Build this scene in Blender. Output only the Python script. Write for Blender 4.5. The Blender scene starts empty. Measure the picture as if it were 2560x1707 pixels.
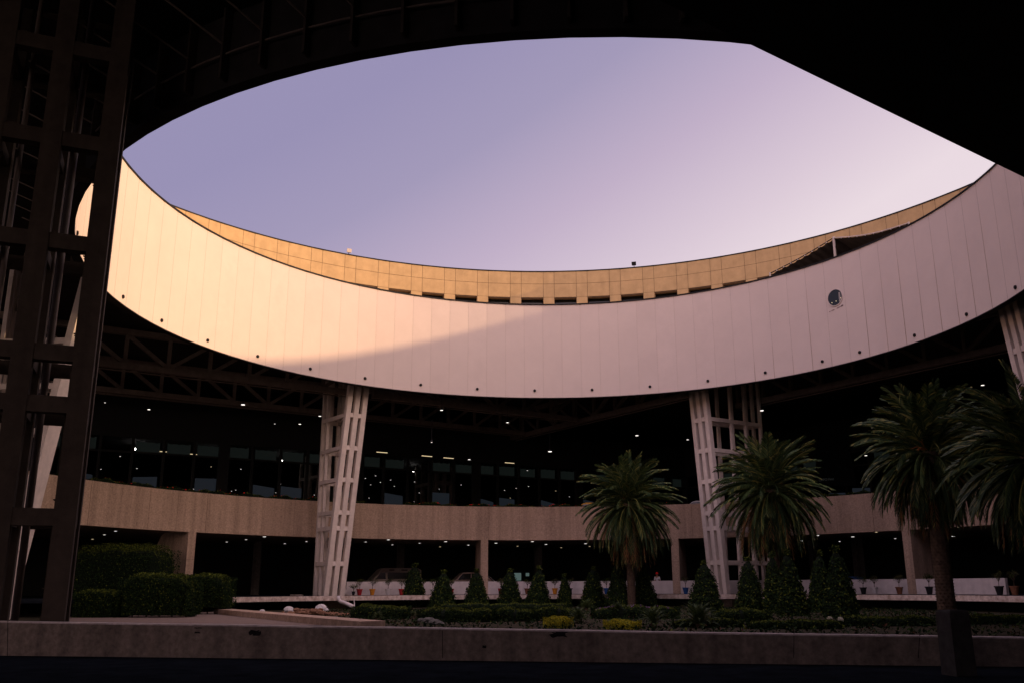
import bpy, math, random
import numpy as np
from mathutils import Vector, Matrix
random.seed(7); rng = np.random.default_rng(7)
PI = math.pi; R = math.radians
sc = bpy.context.scene; COL = sc.collection

# ---------------------------------------------------------------- camera (eye is the origin, ground lies at z = G)
G = -1.6
F = 2224.8; PIT = .2462; ROL = -.0037; PX = 15.7; PY = 52.5       # fitted to the photograph (2560 x 1707)
cp, sp = math.cos(PIT), math.sin(PIT); c_, s_ = math.cos(ROL), math.sin(ROL)
_f = np.array([0, cp, sp]); _u = np.array([0, -sp, cp]); _r = np.array([1., 0, 0])
CR = c_*_r + s_*_u; CU = -s_*_r + c_*_u; CF = _f
cam = bpy.data.cameras.new('camera'); co = bpy.data.objects.new('camera', cam); COL.objects.link(co)
cam.sensor_width = 36; cam.lens = F/2560*36; cam.shift_x = -PX/2560; cam.shift_y = PY/2560
cam.clip_start = .1; cam.clip_end = 2000
co.matrix_world = Matrix(((CR[0], CU[0], -CF[0], 0), (CR[1], CU[1], -CF[1], 0), (CR[2], CU[2], -CF[2], 0), (0, 0, 0, 1)))
sc.camera = co
def ray(x, y): return (x-1280-PX)/F*CR - (y-853.5-PY)/F*CU + CF
def az(x, y, z): d = ray(x, y); return Vector(d*(z/d[2]))          # pixel of the photograph -> point at height z
def ay(x, y, Y): d = ray(x, y); return Vector(d*(Y/d[1]))          # ... -> point at distance Y
CX, CY = 2.62, 48.12                                               # centre of the round court
def acyl(x, y, rad):
    d = ray(x, y); a = d[0]**2+d[1]**2; b = -2*(d[0]*CX+d[1]*CY); c = CX*CX+CY*CY-rad*rad
    return Vector(d*((-b+math.sqrt(b*b-4*a*c))/(2*a)))
def pol(rad, deg, z=0): return Vector((CX+rad*math.cos(R(deg)), CY+rad*math.sin(R(deg)), z))
def ang(p): return math.degrees(math.atan2(p[1]-CY, p[0]-CX))

# ---------------------------------------------------------------- sky and sun
SKY_BACK = 4.1
SUN_AZ, SUN_EL = 175.5, 15.1                                        # direction the light travels to, elevation
w = bpy.data.worlds.new('World'); sc.world = w; w.use_nodes = True
N = w.node_tree.nodes; L = w.node_tree.links
for n in list(N): N.remove(n)
out = N.new('ShaderNodeOutputWorld'); bg = N.new('ShaderNodeBackground')
sky = N.new('ShaderNodeTexSky'); sky.sky_type = 'NISHITA'; sky.sun_disc = False
sky.sun_elevation = R(SUN_EL); sky.sun_rotation = R(90-(SUN_AZ-180)); sky.air_density = 1.3; sky.dust_density = 3
tc = N.new('ShaderNodeTexCoord'); dot = N.new('ShaderNodeVectorMath'); dot.operation = 'DOT_PRODUCT'
dot.inputs[1].default_value = (.62, .05, -1.15)
L.new(tc.outputs['Generated'], dot.inputs[0])
mr = N.new('ShaderNodeMapRange'); mr.inputs[1].default_value = -.84; mr.inputs[2].default_value = -.17
L.new(dot.outputs['Value'], mr.inputs[0])
ramp = N.new('ShaderNodeValToRGB'); cr = ramp.color_ramp
cr.elements[0].position = .12; cr.elements[0].color = (.345, .31, .51, 1)
cr.elements[1].position = 1; cr.elements[1].color = (.92, .78, .84, 1)
for p_, c__ in ((.30, (.35, .31, .51)), (.48, (.41, .355, .54)), (.68, (.60, .48, .64)), (.88, (.80, .66, .76))): e = cr.elements.new(p_); e.color = (*c__, 1)
L.new(mr.outputs[0], ramp.inputs[0])
sm = N.new('ShaderNodeVectorMath'); sm.operation = 'SCALE'; sm.inputs['Scale'].default_value = .055
L.new(sky.outputs[0], sm.inputs[0])
mx = N.new('ShaderNodeMixRGB'); mx.blend_type = 'MIX'; mx.inputs[0].default_value = .88
L.new(sm.outputs[0], mx.inputs[1]); L.new(ramp.outputs[0], mx.inputs[2])
dt2 = N.new('ShaderNodeVectorMath'); dt2.operation = 'DOT_PRODUCT'; dt2.inputs[1].default_value = (0, -.6, .8)
L.new(tc.outputs['Generated'], dt2.inputs[0])
mr2 = N.new('ShaderNodeMapRange'); mr2.inputs[1].default_value = .12; mr2.inputs[2].default_value = .9; mr2.inputs[3].default_value = 1; mr2.inputs[4].default_value = SKY_BACK
mr2.interpolation_type = 'SMOOTHSTEP'; L.new(dt2.outputs['Value'], mr2.inputs[0])       # sky boosted behind and overhead, out of view, as added fill light
s2_ = N.new('ShaderNodeVectorMath'); s2_.operation = 'SCALE'; L.new(mx.outputs[0], s2_.inputs[0]); L.new(mr2.outputs[0], s2_.inputs['Scale'])
s3_ = N.new('ShaderNodeMixRGB'); s3_.blend_type = 'MULTIPLY'; s3_.inputs[2].default_value = (1.12, .95, .74, 1)
mr3 = N.new('ShaderNodeMapRange'); mr3.inputs[1].default_value = .05; mr3.inputs[2].default_value = .5; L.new(dt2.outputs['Value'], mr3.inputs[0]); L.new(mr3.outputs[0], s3_.inputs[0])
L.new(s2_.outputs[0], s3_.inputs[1]); L.new(s3_.outputs[0], bg.inputs[0]); bg.inputs[1].default_value = 1.0
L.new(bg.outputs[0], out.inputs[0])
ld = bpy.data.lights.new('sun', 'SUN'); ld.energy = 5.0; ld.angle = R(1.1); ld.color = (1, .63, .34)
lo = bpy.data.objects.new('sun', ld); COL.objects.link(lo)
dv = Vector((math.cos(R(SUN_AZ))*math.cos(R(SUN_EL)), math.sin(R(SUN_AZ))*math.cos(R(SUN_EL)), -math.sin(R(SUN_EL))))
lo.rotation_euler = dv.to_track_quat('-Z', 'Y').to_euler(); lo.location = (60, 45, 60)
sc.view_settings.view_transform = 'Standard'; sc.view_settings.look = 'None'
sc.view_settings.exposure = 0; sc.view_settings.gamma = 1
sc.render.engine = 'CYCLES'; sc.cycles.max_bounces = 6; sc.cycles.diffuse_bounces = 4; sc.cycles.transparent_max_bounces = 6
sc.cycles.use_denoising = True; sc.cycles.sample_clamp_indirect = 4

# ---------------------------------------------------------------- materials
MATS = {}
def mat(name, col, rough=.85, var=.0, scale=3., bump=0., col2=None, streak=0., spec=.13, emit=None, es=1., metal=0.):
    m = bpy.data.materials.new(name); m.use_nodes = True; MATS[name] = m
    n = m.node_tree.nodes; l = m.node_tree.links; b = n['Principled BSDF']
    b.inputs['Base Color'].default_value = (*col, 1); b.inputs['Roughness'].default_value = rough
    b.inputs['Specular IOR Level'].default_value = spec; b.inputs['Metallic'].default_value = metal
    if emit: b.inputs['Emission Color'].default_value = (*emit, 1); b.inputs['Emission Strength'].default_value = es
    if var or bump or col2:
        t = n.new('ShaderNodeTexCoord'); nz = n.new('ShaderNodeTexNoise')
        nz.inputs['Scale'].default_value = scale; nz.inputs['Detail'].default_value = 8; nz.inputs['Roughness'].default_value = .65
        l.new(t.outputs['Object'], nz.inputs['Vector'])
        r = n.new('ShaderNodeValToRGB'); r.color_ramp.elements[0].position = .32; r.color_ramp.elements[1].position = .68
        c2 = col2 or tuple(c*(1-var) for c in col); r.color_ramp.elements[0].color = (*c2, 1)
        r.color_ramp.elements[1].color = (*(tuple(min(1, c*(1+var*.5)) for c in col)), 1)
        l.new(nz.outputs[0], r.inputs[0]); last = r.outputs[0]
        if streak:
            mp = n.new('ShaderNodeMapping'); mp.inputs['Scale'].default_value = (1, 1, .06); l.new(t.outputs['Object'], mp.inputs[0])
            n2 = n.new('ShaderNodeTexNoise'); n2.inputs['Scale'].default_value = 2.2; n2.inputs['Detail'].default_value = 6
            l.new(mp.outputs[0], n2.inputs['Vector'])
            r2 = n.new('ShaderNodeValToRGB'); r2.color_ramp.elements[0].position = .35; r2.color_ramp.elements[1].position = .6
            v = 1-streak; r2.color_ramp.elements[0].color = (v, v, v, 1); r2.color_ramp.elements[1].color = (1, 1, 1, 1)
            l.new(n2.outputs[0], r2.inputs[0])
            mm = n.new('ShaderNodeMixRGB'); mm.blend_type = 'MULTIPLY'; mm.inputs[0].default_value = 1
            l.new(last, mm.inputs[1]); l.new(r2.outputs[0], mm.inputs[2]); last = mm.outputs[0]
        l.new(last, b.inputs['Base Color'])
        if bump:
            n3 = n.new('ShaderNodeTexNoise'); n3.inputs['Scale'].default_value = scale*12; n3.inputs['Detail'].default_value = 4
            l.new(t.outputs['Object'], n3.inputs['Vector'])
            bp = n.new('ShaderNodeBump'); bp.inputs['Strength'].default_value = bump; bp.inputs['Distance'].default_value = .02
            l.new(n3.outputs[0], bp.inputs['Height']); l.new(bp.outputs[0], b.inputs['Normal'])
    return m
white = mat('drum_plaster', (.585, .50, .445), .9, .04, .5, .15, streak=.0)
white2 = mat('drum_plaster_b', (.581, .496, .441), .9, .05, .45, .15)
white3 = mat('drum_plaster_c', (.589, .503, .448), .9, .05, .8, .15)
joint = mat('rusty_joint', (.52, .44, .375), .9, .15, 1.2)
black = mat('black_metal', (.012, .012, .013), .6)
tierm = mat('ochre_panel', (.46, .315, .155), .9, .14, 1.2, .2, streak=.06)
tierj = mat('panel_seam', (.12, .08, .05), .9)
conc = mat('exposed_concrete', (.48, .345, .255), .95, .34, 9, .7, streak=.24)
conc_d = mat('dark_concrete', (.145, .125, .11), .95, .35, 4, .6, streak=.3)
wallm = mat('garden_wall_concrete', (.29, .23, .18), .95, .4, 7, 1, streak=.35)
wallcap = mat('worn_skylit_cap', (.62, .52, .47), .9, .4, 5, .5)  # worn cap, made paler to put the sky's light into its colour
patch = mat('broken_plaster', (.018, .016, .015), 1, .5, 12, 1)
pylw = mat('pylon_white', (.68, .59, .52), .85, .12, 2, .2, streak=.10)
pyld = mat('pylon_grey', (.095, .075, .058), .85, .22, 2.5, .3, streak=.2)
steel = mat('truss_steel', (.21, .165, .135), .8, .25, 2, .1)
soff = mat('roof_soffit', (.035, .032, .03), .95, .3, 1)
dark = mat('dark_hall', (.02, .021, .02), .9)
asph = mat('asphalt', (.016, .020, .025), .95, .4, 1.4, .8, streak=0, spec=.0)
slabm = mat('painted_slab_edge', (.55, .47, .41), .85, .5, 3.5, .3, col2=(.30, .22, .17))
barr = mat('white_barrier', (.62, .56, .54), .9, .12, 2, .2, streak=.1)
glassd = mat('dark_glass', (.008, .012, .012), .12, spec=.5)
dimwin = mat('dim_lit_window', (.01, .012, .012), .3, emit=(.33, .45, .40), es=.013)
dimblue = mat('dim_pane_reflection', (.01, .012, .014), .4, emit=(.30, .38, .50), es=.03)  # bluish glow put into the panes, standing in for reflections
litdoor = mat('lit_doorway', (.02, .02, .02), .4, emit=(.55, .8, .75), es=.12)
lamp = mat('lamp_white', (.9, .9, .9), .4, emit=(1, .93, .86), es=1.5)
lamps_ = mat('lamp_dim', (.9, .9, .9), .4, emit=(1, .93, .88), es=1.1)
lampy = mat('lamp_yellow', (.9, .8, .5), .4, emit=(1, .78, .45), es=.8)
lampb = mat('lamp_bright', (.9, .9, .9), .4, emit=(1, .93, .90), es=22)
soil = mat('garden_soil', (.036, .026, .016), 1, .6, 2.2, 1, col2=(.014, .018, .008))
paving = mat('path_paving', (.19, .145, .12), .9, .2, 3, .4)
rubble = mat('brick_rubble', (.24, .13, .08), 1, .5, 9, 1)
rock = mat('pale_rock', (.13, .125, .11), .95, .4, 7, .8)
bagm = mat('white_bag', (.6, .57, .55), .7, .15, 8, .4)
pvc = mat('white_pipe', (.62, .57, .56), .4)
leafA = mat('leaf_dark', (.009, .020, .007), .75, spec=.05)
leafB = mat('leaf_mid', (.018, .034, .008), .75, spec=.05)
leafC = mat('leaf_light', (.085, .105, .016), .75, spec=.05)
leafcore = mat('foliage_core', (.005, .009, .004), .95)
palmA = mat('frond_dark', (.020, .042, .014), .6, spec=.2)
palmB = mat('frond_mid', (.060, .092, .024), .55, spec=.25)
palmC = mat('frond_yellow', (.20, .19, .045), .5, spec=.3)
deadf = mat('dead_frond', (.24, .12, .05), .8)
orange = mat('fruit_stalk', (.42, .17, .06), .7)
trunkm = mat('palm_trunk', (.105, .072, .05), .95, .5, 5, 1)
woodm = mat('brown_branch', (.07, .05, .035), .9)
yellow = mat('yellow_foliage', (.42, .36, .015), .7)
yellow2 = mat('yellow_green_foliage', (.24, .25, .02), .7)
redfl = mat('red_flower', (.75, .02, .03), .7)
purp = mat('purple_flower', (.13, .05, .16), .7)
lilac = mat('blue_flower', (.20, .20, .42), .7)
wfl = mat('white_flower', (.5, .48, .36), .7)
redl = mat('reddish_leaf', (.06, .030, .014), .8)
potc = {'red': mat('pot_red', (.40, .03, .035), .5, .2, 6), 'orange': mat('pot_orange', (.62, .25, .03), .5, .2, 6),
        'white': mat('pot_white', (.62, .58, .56), .5, .1, 6), 'blue': mat('pot_blue', (.03, .10, .32), .5, .2, 6),
        'black': mat('pot_black', (.02, .02, .022), .5), 'brown': mat('pot_brown', (.20, .09, .05), .6, .2, 6)}
greyleaf = mat('dry_grey_leaf', (.07, .06, .04), .7)
vanp = mat('silver_paint', (.42, .34, .30), .35, spec=.5); carp = mat('dark_paint', (.20, .14, .11), .3, spec=.5)
carw = mat('pale_paint', (.42, .40, .42), .35, spec=.5); carr = mat('red_paint', (.5, .02, .03), .35); cary = mat('yellow_paint', (.75, .36, .02), .4)
rubberm = mat('tyre_rubber', (.015, .015, .015), .8); chrome = mat('rim_metal', (.4, .4, .4), .35, metal=.8)
canvas = mat('canopy_fabric', (.085, .07, .055), .85, .3, 1.5); canvl = mat('canopy_edge', (.55, .48, .42), .8)
skin = mat('skin', (.32, .18, .12), .6); shirt = mat('white_shirt', (.6, .58, .58), .8); trous = mat('dark_trousers', (.02, .02, .03), .8)
capm = mat('red_cap', (.75, .02, .02), .6); stain = mat('soot_stain', (.13, .085, .08), .9)
billb = mat('billboard_face', (.010, .013, .014), .35); billt = mat('billboard_lettering', (.1, .1, .1), .6, emit=(.6, .65, .62), es=.02)

# ---------------------------------------------------------------- mesh helpers
class MB:
    def __init__(s): s.v = []; s.f = []; s.m = []; s.n = 0
    def add(s, v, f, m=0):
        v = np.asarray(v, float).reshape(-1, 3); s.v.append(v)
        for q in f: s.f.append(tuple(i+s.n for i in q)); s.m.append(m)
        s.n += len(v)
    def hexa(s, p, m=0):                                # 8 corners: bottom ring then top ring
        s.add(p, [(3, 2, 1, 0), (4, 5, 6, 7), (0, 1, 5, 4), (1, 2, 6, 5), (2, 3, 7, 6), (3, 0, 4, 7)], m)
    def box(s, c, ux, hx, hy, z0, z1, m=0):
        ux = Vector(ux).normalized(); uy = Vector((-ux.y, ux.x, 0)); c = Vector((c[0], c[1], 0)); p = []
        for z in (z0, z1):
            for a, b in ((-1, -1), (1, -1), (1, 1), (-1, 1)): p.append(c+ux*hx*a+uy*hy*b+Vector((0, 0, z)))
        s.hexa(p, m)
    def bar(s, a, b, w, h, side=None, m=0, w2=None, h2=None):        # beam from a to b, width along side
        a = Vector(a); b = Vector(b); d = (b-a).normalized()
        sd = Vector(side) if side is not None else (d.cross(Vector((0, 0, 1))) if abs(d.z) < .95 else Vector((1, 0, 0)))
        sd = (sd-d*sd.dot(d)).normalized(); up = sd.cross(d); w2 = w2 or w; h2 = h2 or h
        p = [a+sd*w/2*i+up*h/2*j for i, j in ((-1, -1), (1, -1), (1, 1), (-1, 1))]
        p += [b+sd*w2/2*i+up*h2/2*j for i, j in ((-1, -1), (1, -1), (1, 1), (-1, 1))]
        s.hexa(p, m)
    def tube(s, pts, rads, n=8, m=0, cap=True):
        pts = [Vector(p) for p in pts]; k = len(pts)
        if not hasattr(rads, '__len__'): rads = [rads]*k
        V = []; prev = None
        for i, p in enumerate(pts):
            d = (pts[min(i+1, k-1)]-pts[max(i-1, 0)]).normalized()
            if prev is None: sd = d.cross(Vector((0, 0, 1))) if abs(d.z) < .9 else Vector((1, 0, 0))
            else: sd = prev
            sd = (sd-d*sd.dot(d)).normalized(); prev = sd; up = d.cross(sd)
            for j in range(n):
                t = 2*PI*j/n; V.append(p+(sd*math.cos(t)+up*math.sin(t))*rads[i])
        fc = [(i*n+j, i*n+(j+1) % n, (i+1)*n+(j+1) % n, (i+1)*n+j) for i in range(k-1) for j in range(n)]
        if cap: fc += [tuple(range(n-1, -1, -1)), tuple((k-1)*n+j for j in range(n))]
        s.add(V, fc, m)
    def ring(s, r0, r1, z0, z1, a0, a1, n, m=0):         # closed arc wall about the court centre
        full = abs(a1-a0) >= 359.99; V = []; k = n if full else n+1
        for i in range(k):
            t = R(a0+(a1-a0)*i/n)
            for rr, z in ((r0, z0), (r1, z0), (r1, z1), (r0, z1)): V.append((CX+rr*math.cos(t), CY+rr*math.sin(t), z))
        fc = []
        for i in range(n):
            a = i*4; b = ((i+1) % k)*4
            for j in range(4): fc.append((a+j, a+(j+1) % 4, b+(j+1) % 4, b+j))
        if not full: fc += [(3, 2, 1, 0), tuple(n*4+j for j in range(4))]
        s.add(V, fc, m)
    def quads(s, Q, ms=0):                               # Q: (k,4,3)
        Q = np.asarray(Q, float); k = len(Q); s.v.append(Q.reshape(-1, 3)); b = s.n
        if not hasattr(ms, '__len__'): ms = [ms]*k
        for i in range(k): s.f.append((b+4*i, b+4*i+1, b+4*i+2, b+4*i+3)); s.m.append(int(ms[i]))
        s.n += 4*k
    def build(s, name, mats, parent=None, smooth=False, origin=None):
        V = np.concatenate(s.v) if s.v else np.zeros((0, 3))
        if origin is None and parent is None:
            origin = ((V[:, 0].min()+V[:, 0].max())/2, (V[:, 1].min()+V[:, 1].max())/2, V[:, 2].min())
        if parent is not None: origin = parent_world(parent)
        V = V-np.array(origin)
        me = bpy.data.meshes.new(name); me.from_pydata(V.tolist(), [], s.f); me.update()
        if not isinstance(mats, (list, tuple)): mats = [mats]
        for x in mats: me.materials.append(x)
        me.polygons.foreach_set('material_index', s.m)
        if smooth: me.polygons.foreach_set('use_smooth', [True]*len(me.polygons))
        o = bpy.data.objects.new(name, me); COL.objects.link(o)
        if parent is not None: o.parent = parent
        else: o.location = origin
        return o
def parent_world(p):
    v = Vector((0, 0, 0))
    while p is not None: v = v+p.location; p = p.parent
    return v
def tag(o, label=None, cat=None, group=None, kind=None):
    if label: o['label'] = label
    if cat: o['category'] = cat
    if group: o['group'] = group
    if kind: o['kind'] = kind
    return o
def thing(name, label, cat, loc, group=None):
    o = bpy.data.objects.new(name, None); COL.objects.link(o); o.location = loc; o.empty_display_size = .3
    return tag(o, label, cat, group)
def dup(root, loc):
    r = root.copy(); COL.objects.link(r); r.location = loc
    for ch in list(root.children):
        c = ch.copy(); COL.objects.link(c); c.parent = r
        for g in list(ch.children): d = g.copy(); COL.objects.link(d); d.parent = c
    return r
ORD = ['first', 'second', 'third', 'fourth', 'fifth', 'sixth', 'seventh', 'eighth', 'ninth', 'tenth', 'eleventh', 'twelfth', 'thirteenth',
       'fourteenth', 'fifteenth', 'sixteenth', 'seventeenth', 'eighteenth', 'nineteenth', 'twentieth']
def ordn(i):
    if i < 20: return ORD[i]
    n = i+1; return '%d%s' % (n, {1: 'st', 2: 'nd', 3: 'rd'}.get(n % 10, 'th'))

# ================================================================ SETTING: ground, road, sheets
def sheet(name, pts, z, m, label=None):
    b = MB(); b.add([(x, y, z) for x, y in pts], [tuple(range(len(pts)))]); return tag(b.build(name, m, origin=(0, 0, z)), label, None, None, 'structure')
sheet('ground', [(-220, -150), (220, -150), (220, 300), (-220, 300)], G, soil)
WA = Vector((-12.7, 22.9, 0)); WB = Vector((8.9, 19.0, 0)); WD = (WB-WA).normalized(); WN = Vector((-WD.y, WD.x, 0))
wa = WA-WD*40; wb = WB+WD*45
sheet('road', [(wa.x, wa.y), (-90, -60), (90, -60), (wb.x, wb.y)], G+.004, asph)
# paved path on the left behind the wall
pp = [az(420, 1562, G), az(880, 1562, G), az(905, 1560, G), az(560, 1524, G), az(300, 1526, G), az(120, 1545, G), az(100, 1575, G)]
sheet('path', [(p.x, p.y) for p in pp], G+.006, paving)

# lower road slab round the far side of the court
b = MB(); b.ring(27.0, 78, -.82, -.65, 8, 172, 82); tag(b.build('lower_road', asph), kind='structure')
b = MB(); b.ring(26.9, 27.6, -.98, -.64, 10, 168, 79)
t = tag(b.build('slab_edge_beam', slabm), 'peeling white painted concrete edge beam along the raised road, above the dark gap', 'edge beam')
b = MB(); b.ring(29.5, 29.9, G, -.98, 10, 168, 79)
tag(b.build('foundation_wall', dark), 'dark recessed foundation wall under the white painted slab edge', 'foundation wall')
b = MB(); b.ring(33.2+.35, 33.2+.6, -.65, .45, 25, ang(acyl(868, 1460, 33.4)), 60)
tag(b.build('road_barrier', barr), 'long low white barrier wall behind the flower pots', 'barrier')

# ================================================================ near garden wall
gw = thing('garden_wall', 'low weathered concrete wall across the foreground, in front of the garden', 'wall', (WA+WB)/2+Vector((0, 0, G)))
def wz(t): return -.79+(-1.02+.79)*t                      # top height along the wall
b = MB(); cpb = MB(); nseg = 60
top = []
for i in range(nseg+1):
    t = -1.8+i/nseg*4.6; p = WA+(WB-WA)*t; zt = wz(max(-.6, min(1.6, t)))+random.uniform(-.006, .006); top.append((p, zt))
for (p, z0), (q, z1) in zip(top, top[1:]):
    f0, f1, k0, k1 = p, q, p+WN*.41, q+WN*.41
    b.hexa([(f0.x, f0.y, G-.05), (f1.x, f1.y, G-.05), (k1.x, k1.y, G-.05), (k0.x, k0.y, G-.05),
            (f0.x, f0.y, z0-.03), (f1.x, f1.y, z1-.03), (k1.x, k1.y, z1-.03), (k0.x, k0.y, z0-.03)])
    j = random.uniform(0, .012)
    f0, f1, k0, k1 = p-WN*(.004+j), q-WN*(.004+j), p+WN*.42, q+WN*.42
    cpb.hexa([(f0.x, f0.y, z0-.03), (f1.x, f1.y, z1-.03), (k1.x, k1.y, z1-.03), (k0.x, k0.y, z0-.03),
              (f0.x, f0.y, z0), (f1.x, f1.y, z1), (k1.x, k1.y, z1), (k0.x, k0.y, z0)])
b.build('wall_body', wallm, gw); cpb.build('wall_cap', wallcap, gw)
def on_wall(x, y, off=.004):                              # pixel -> point on the front face of the wall
    d = Vector(ray(x, y)); n = WN; t = (WA.dot(n))/d.dot(n); p = d*t; return p-n*off
for (x0, y0, x1, y1) in ((1373, 1576, 1425, 1594), (622, 1573, 653, 1588), (486, 1567, 505, 1570), (486, 1578, 504, 1582), (1205, 1611, 1217, 1619)):
    V = []; n = 22
    for i in range(n):
        t = 2*PI*i/n; cx, cy = (x0+x1)/2, (y0+y1)/2; s = lambda v: math.copysign(abs(v)**.45, v)
        j = random.uniform(.82, 1.04)-(.35 if random.random() < .18 else 0)
        V.append(on_wall(cx+s(math.cos(t))*(x1-x0)/2*j, cy+s(math.sin(t))*(y1-y0)/2*j))
    b = MB(); B = [v-WN*.004 for v in V]; b.add(V+B, [tuple(range(n, 2*n))[::-1]]+[(i, (i+1) % n, n+(i+1) % n, n+i) for i in range(n)])
    tag(b.build('broken_patch', patch, gw))
b = MB()
for x in (1106, 20, 1985, 2300):
    a = on_wall(x, 1575 if x > 60 else 1550, .003); q = on_wall(x+random.uniform(-3, 3)-2, 1644, .003); b.bar(a, q, .012, .008, WD)
b.build('wall_crack', patch, gw)

# ================================================================ the round drum
drum = thing('round_drum', 'huge white round ring wall hanging over the court, lit orange on the left', 'ring building', (CX, CY, 15.4))
NP = 98; A0 = 94.84; ZT = 23.42
def zb(t): y = CY+25*math.sin(t); return 15.35+.39*(72.8-y)/50
b = MB(); hw = R(.024)
for i in range(NP):
    t0 = R(A0)+2*PI*i/NP; t1 = t0+2*PI/NP
    for (a, q, m, rr) in ((t0+hw, t1-hw, random.choice((0, 0, 2, 3)), 25.), (t1-hw, t1+hw, 1, 25.006)):
        P = [(CX+rr*math.cos(a), CY+rr*math.sin(a)), (CX+rr*math.cos(q), CY+rr*math.sin(q))]
        b.add([(*P[0], zb(a)), (*P[1], zb(q)), (*P[1], ZT), (*P[0], ZT)], [(0, 1, 2, 3)], m)
for i in range(NP):                                       # rust runs beside some of the right hand joints
    t = R(A0)+2*PI*i/NP; dg = math.degrees(t) % 360
    if (dg < 58 or dg > 345) and random.random() < .75:
        z0, z1 = zb(t)+.02, zb(t)+random.uniform(1.2, 6.5); dt = R(random.uniform(.03, .05)); V = []
        for a, z in ((t-dt, z0), (t+dt*.8, z0), (t+dt*.3, z1), (t-dt*.3, z1)): V.append((CX+24.992*math.cos(a), CY+24.992*math.sin(a), z))
        b.add(V, [(0, 1, 2, 3)], 4)
b.build('inner_wall', [white, joint, white2, white3, mat('rust_run', (.26, .17, .10), .9, .4, 6)], drum)
b = MB()
for i in range(NP):
    a = R(A0)+2*PI*i/NP; q = a+2*PI/NP; V = []
    for t in (a, q):
        for rr, z in ((24.985, zb(t)-.05), (25.42, zb(t)-.05), (25.42, ZT-.02), (25.35, ZT-.02), (25.35, zb(t)), (24.985, zb(t))):
            V.append((CX+rr*math.cos(t), CY+rr*math.sin(t), z))
    b.add(V, [(j, (j+1) % 6, 6+(j+1) % 6, 6+j) for j in range(6)])
b.build('outer_shell', soff, drum)
ribm = mat('shell_rib', (.07, .055, .045), .9, .3, 2)
for i in range(NP):
    t = A0+360*i/NP; tt = R(t); ca, sa = math.cos(tt), math.sin(tt)
    if not 182 < t % 360 < 345: continue
    b = MB(); b.bar(pol(25.59, t, zb(tt)+.12), pol(25.59, t, 18.4), .32, .09, (ca, sa, 0)); b.build('stiffener_rib', ribm, drum)
b = MB(); b.tube([pol(25.6, a, zb(R(a))+1.05) for a in range(180, 362, 3)], .035, 6)
b.build('cable_conduit', steel, drum)
for i in range(24, NP-20):
    t = A0+360*i/NP
    if 185 < t % 360 < 330: b = MB(); b.bar(pol(25.75, t, zb(R(t))+1.35), pol(28.6, t-2.5, 18.4), .05, .05); b.build('brace_rod', steel, drum)
b = MB(); b.ring(24.93, 25.5, ZT, ZT+.10, 0, 360, NP*2); b.build('rim_cap', black, drum)
for d in (-179.5, 169.85, 158.92, 148.01, 137.1, 126.07, 115.06, 104.0, 92.88, 81.82, 70.74, 59.7, 48.75, 37.82, 30.56, 19.64, 8.63, -2.97, -14, 191.5, 202.5):
    b = MB(); zz = 15.95; b.tube([pol(25.02, d, zz), pol(24.93, d, zz-.01)], [.115, .115], 14); b.tube([pol(24.93, d, zz-.01), pol(24.90, d, zz-.01)], [.09, .085], 14)
    b.build('drain_spout', black, drum)
# round window
wp = acyl(2088, 744.5, 24.98); wa_ = ang(wp); nrm = Vector((-math.cos(R(wa_)), -math.sin(R(wa_)), 0)); tg = Vector((math.sin(R(wa_)), -math.cos(R(wa_)), 0))
b = MB(); n = 40; rw = .60
for r0, r1, d0, d1 in ((rw, rw+.05, -.02, .05),):
    V = []
    for i in range(n):
        t = 2*PI*i/n; q = tg*math.cos(t)+Vector((0, 0, math.sin(t)))
        V += [wp+q*r0+nrm*d0, wp+q*r1+nrm*d0, wp+q*r1+nrm*d1, wp+q*r0+nrm*d1]
    b.add(V, [(i*4+j, i*4+(j+1) % 4, ((i+1) % n)*4+(j+1) % 4, ((i+1) % n)*4+j) for i in range(n) for j in range(4)])
wf = b.build('round_window', white, drum)
b = MB(); b.add([wp+nrm*.03+(tg*math.cos(2*PI*i/n)+Vector((0, 0, math.sin(2*PI*i/n))))*rw for i in range(n)], [tuple(range(n))]); b.build('window_pane', glassd, wf)
b = MB(); q = wp+nrm*.034+tg*.40; b.box((q.x, q.y), tg, .07, .004, wp.z-.42, wp.z+.30); b.build('curtain', mat('curtain', (.3, .27, .25)), wf)
for i, (dx, dz) in enumerate(((-.28, -.33), (.08, -.30), (.49, -.17))):
    q = wp+tg*dx+Vector((0, 0, dz))+nrm*.045; b = MB(); b.tube([q, q+nrm*.01], .028, 8); b.build('window_light', lampy, wf)
b = MB()
for i in range(16):
    s0 = -.55+i*.075; q = wp+nrm*.006+tg*(s0+random.uniform(-.02, .02))+Vector((0, 0, -.93+.19*(s0+.55)/1.2+random.uniform(-.015, .015)))
    if i in (6, 7): continue
    rr = random.uniform(.022, .05) if i < 14 else .075
    m = 9; b.add([q+tg*rr*random.uniform(.7, 1.2)*math.cos(2*PI*k/m)+Vector((0, 0, rr*random.uniform(.6, 1)*math.sin(2*PI*k/m))) for k in range(m)], [tuple(range(m))])
b.build('soot_marks', stain, drum)

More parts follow.
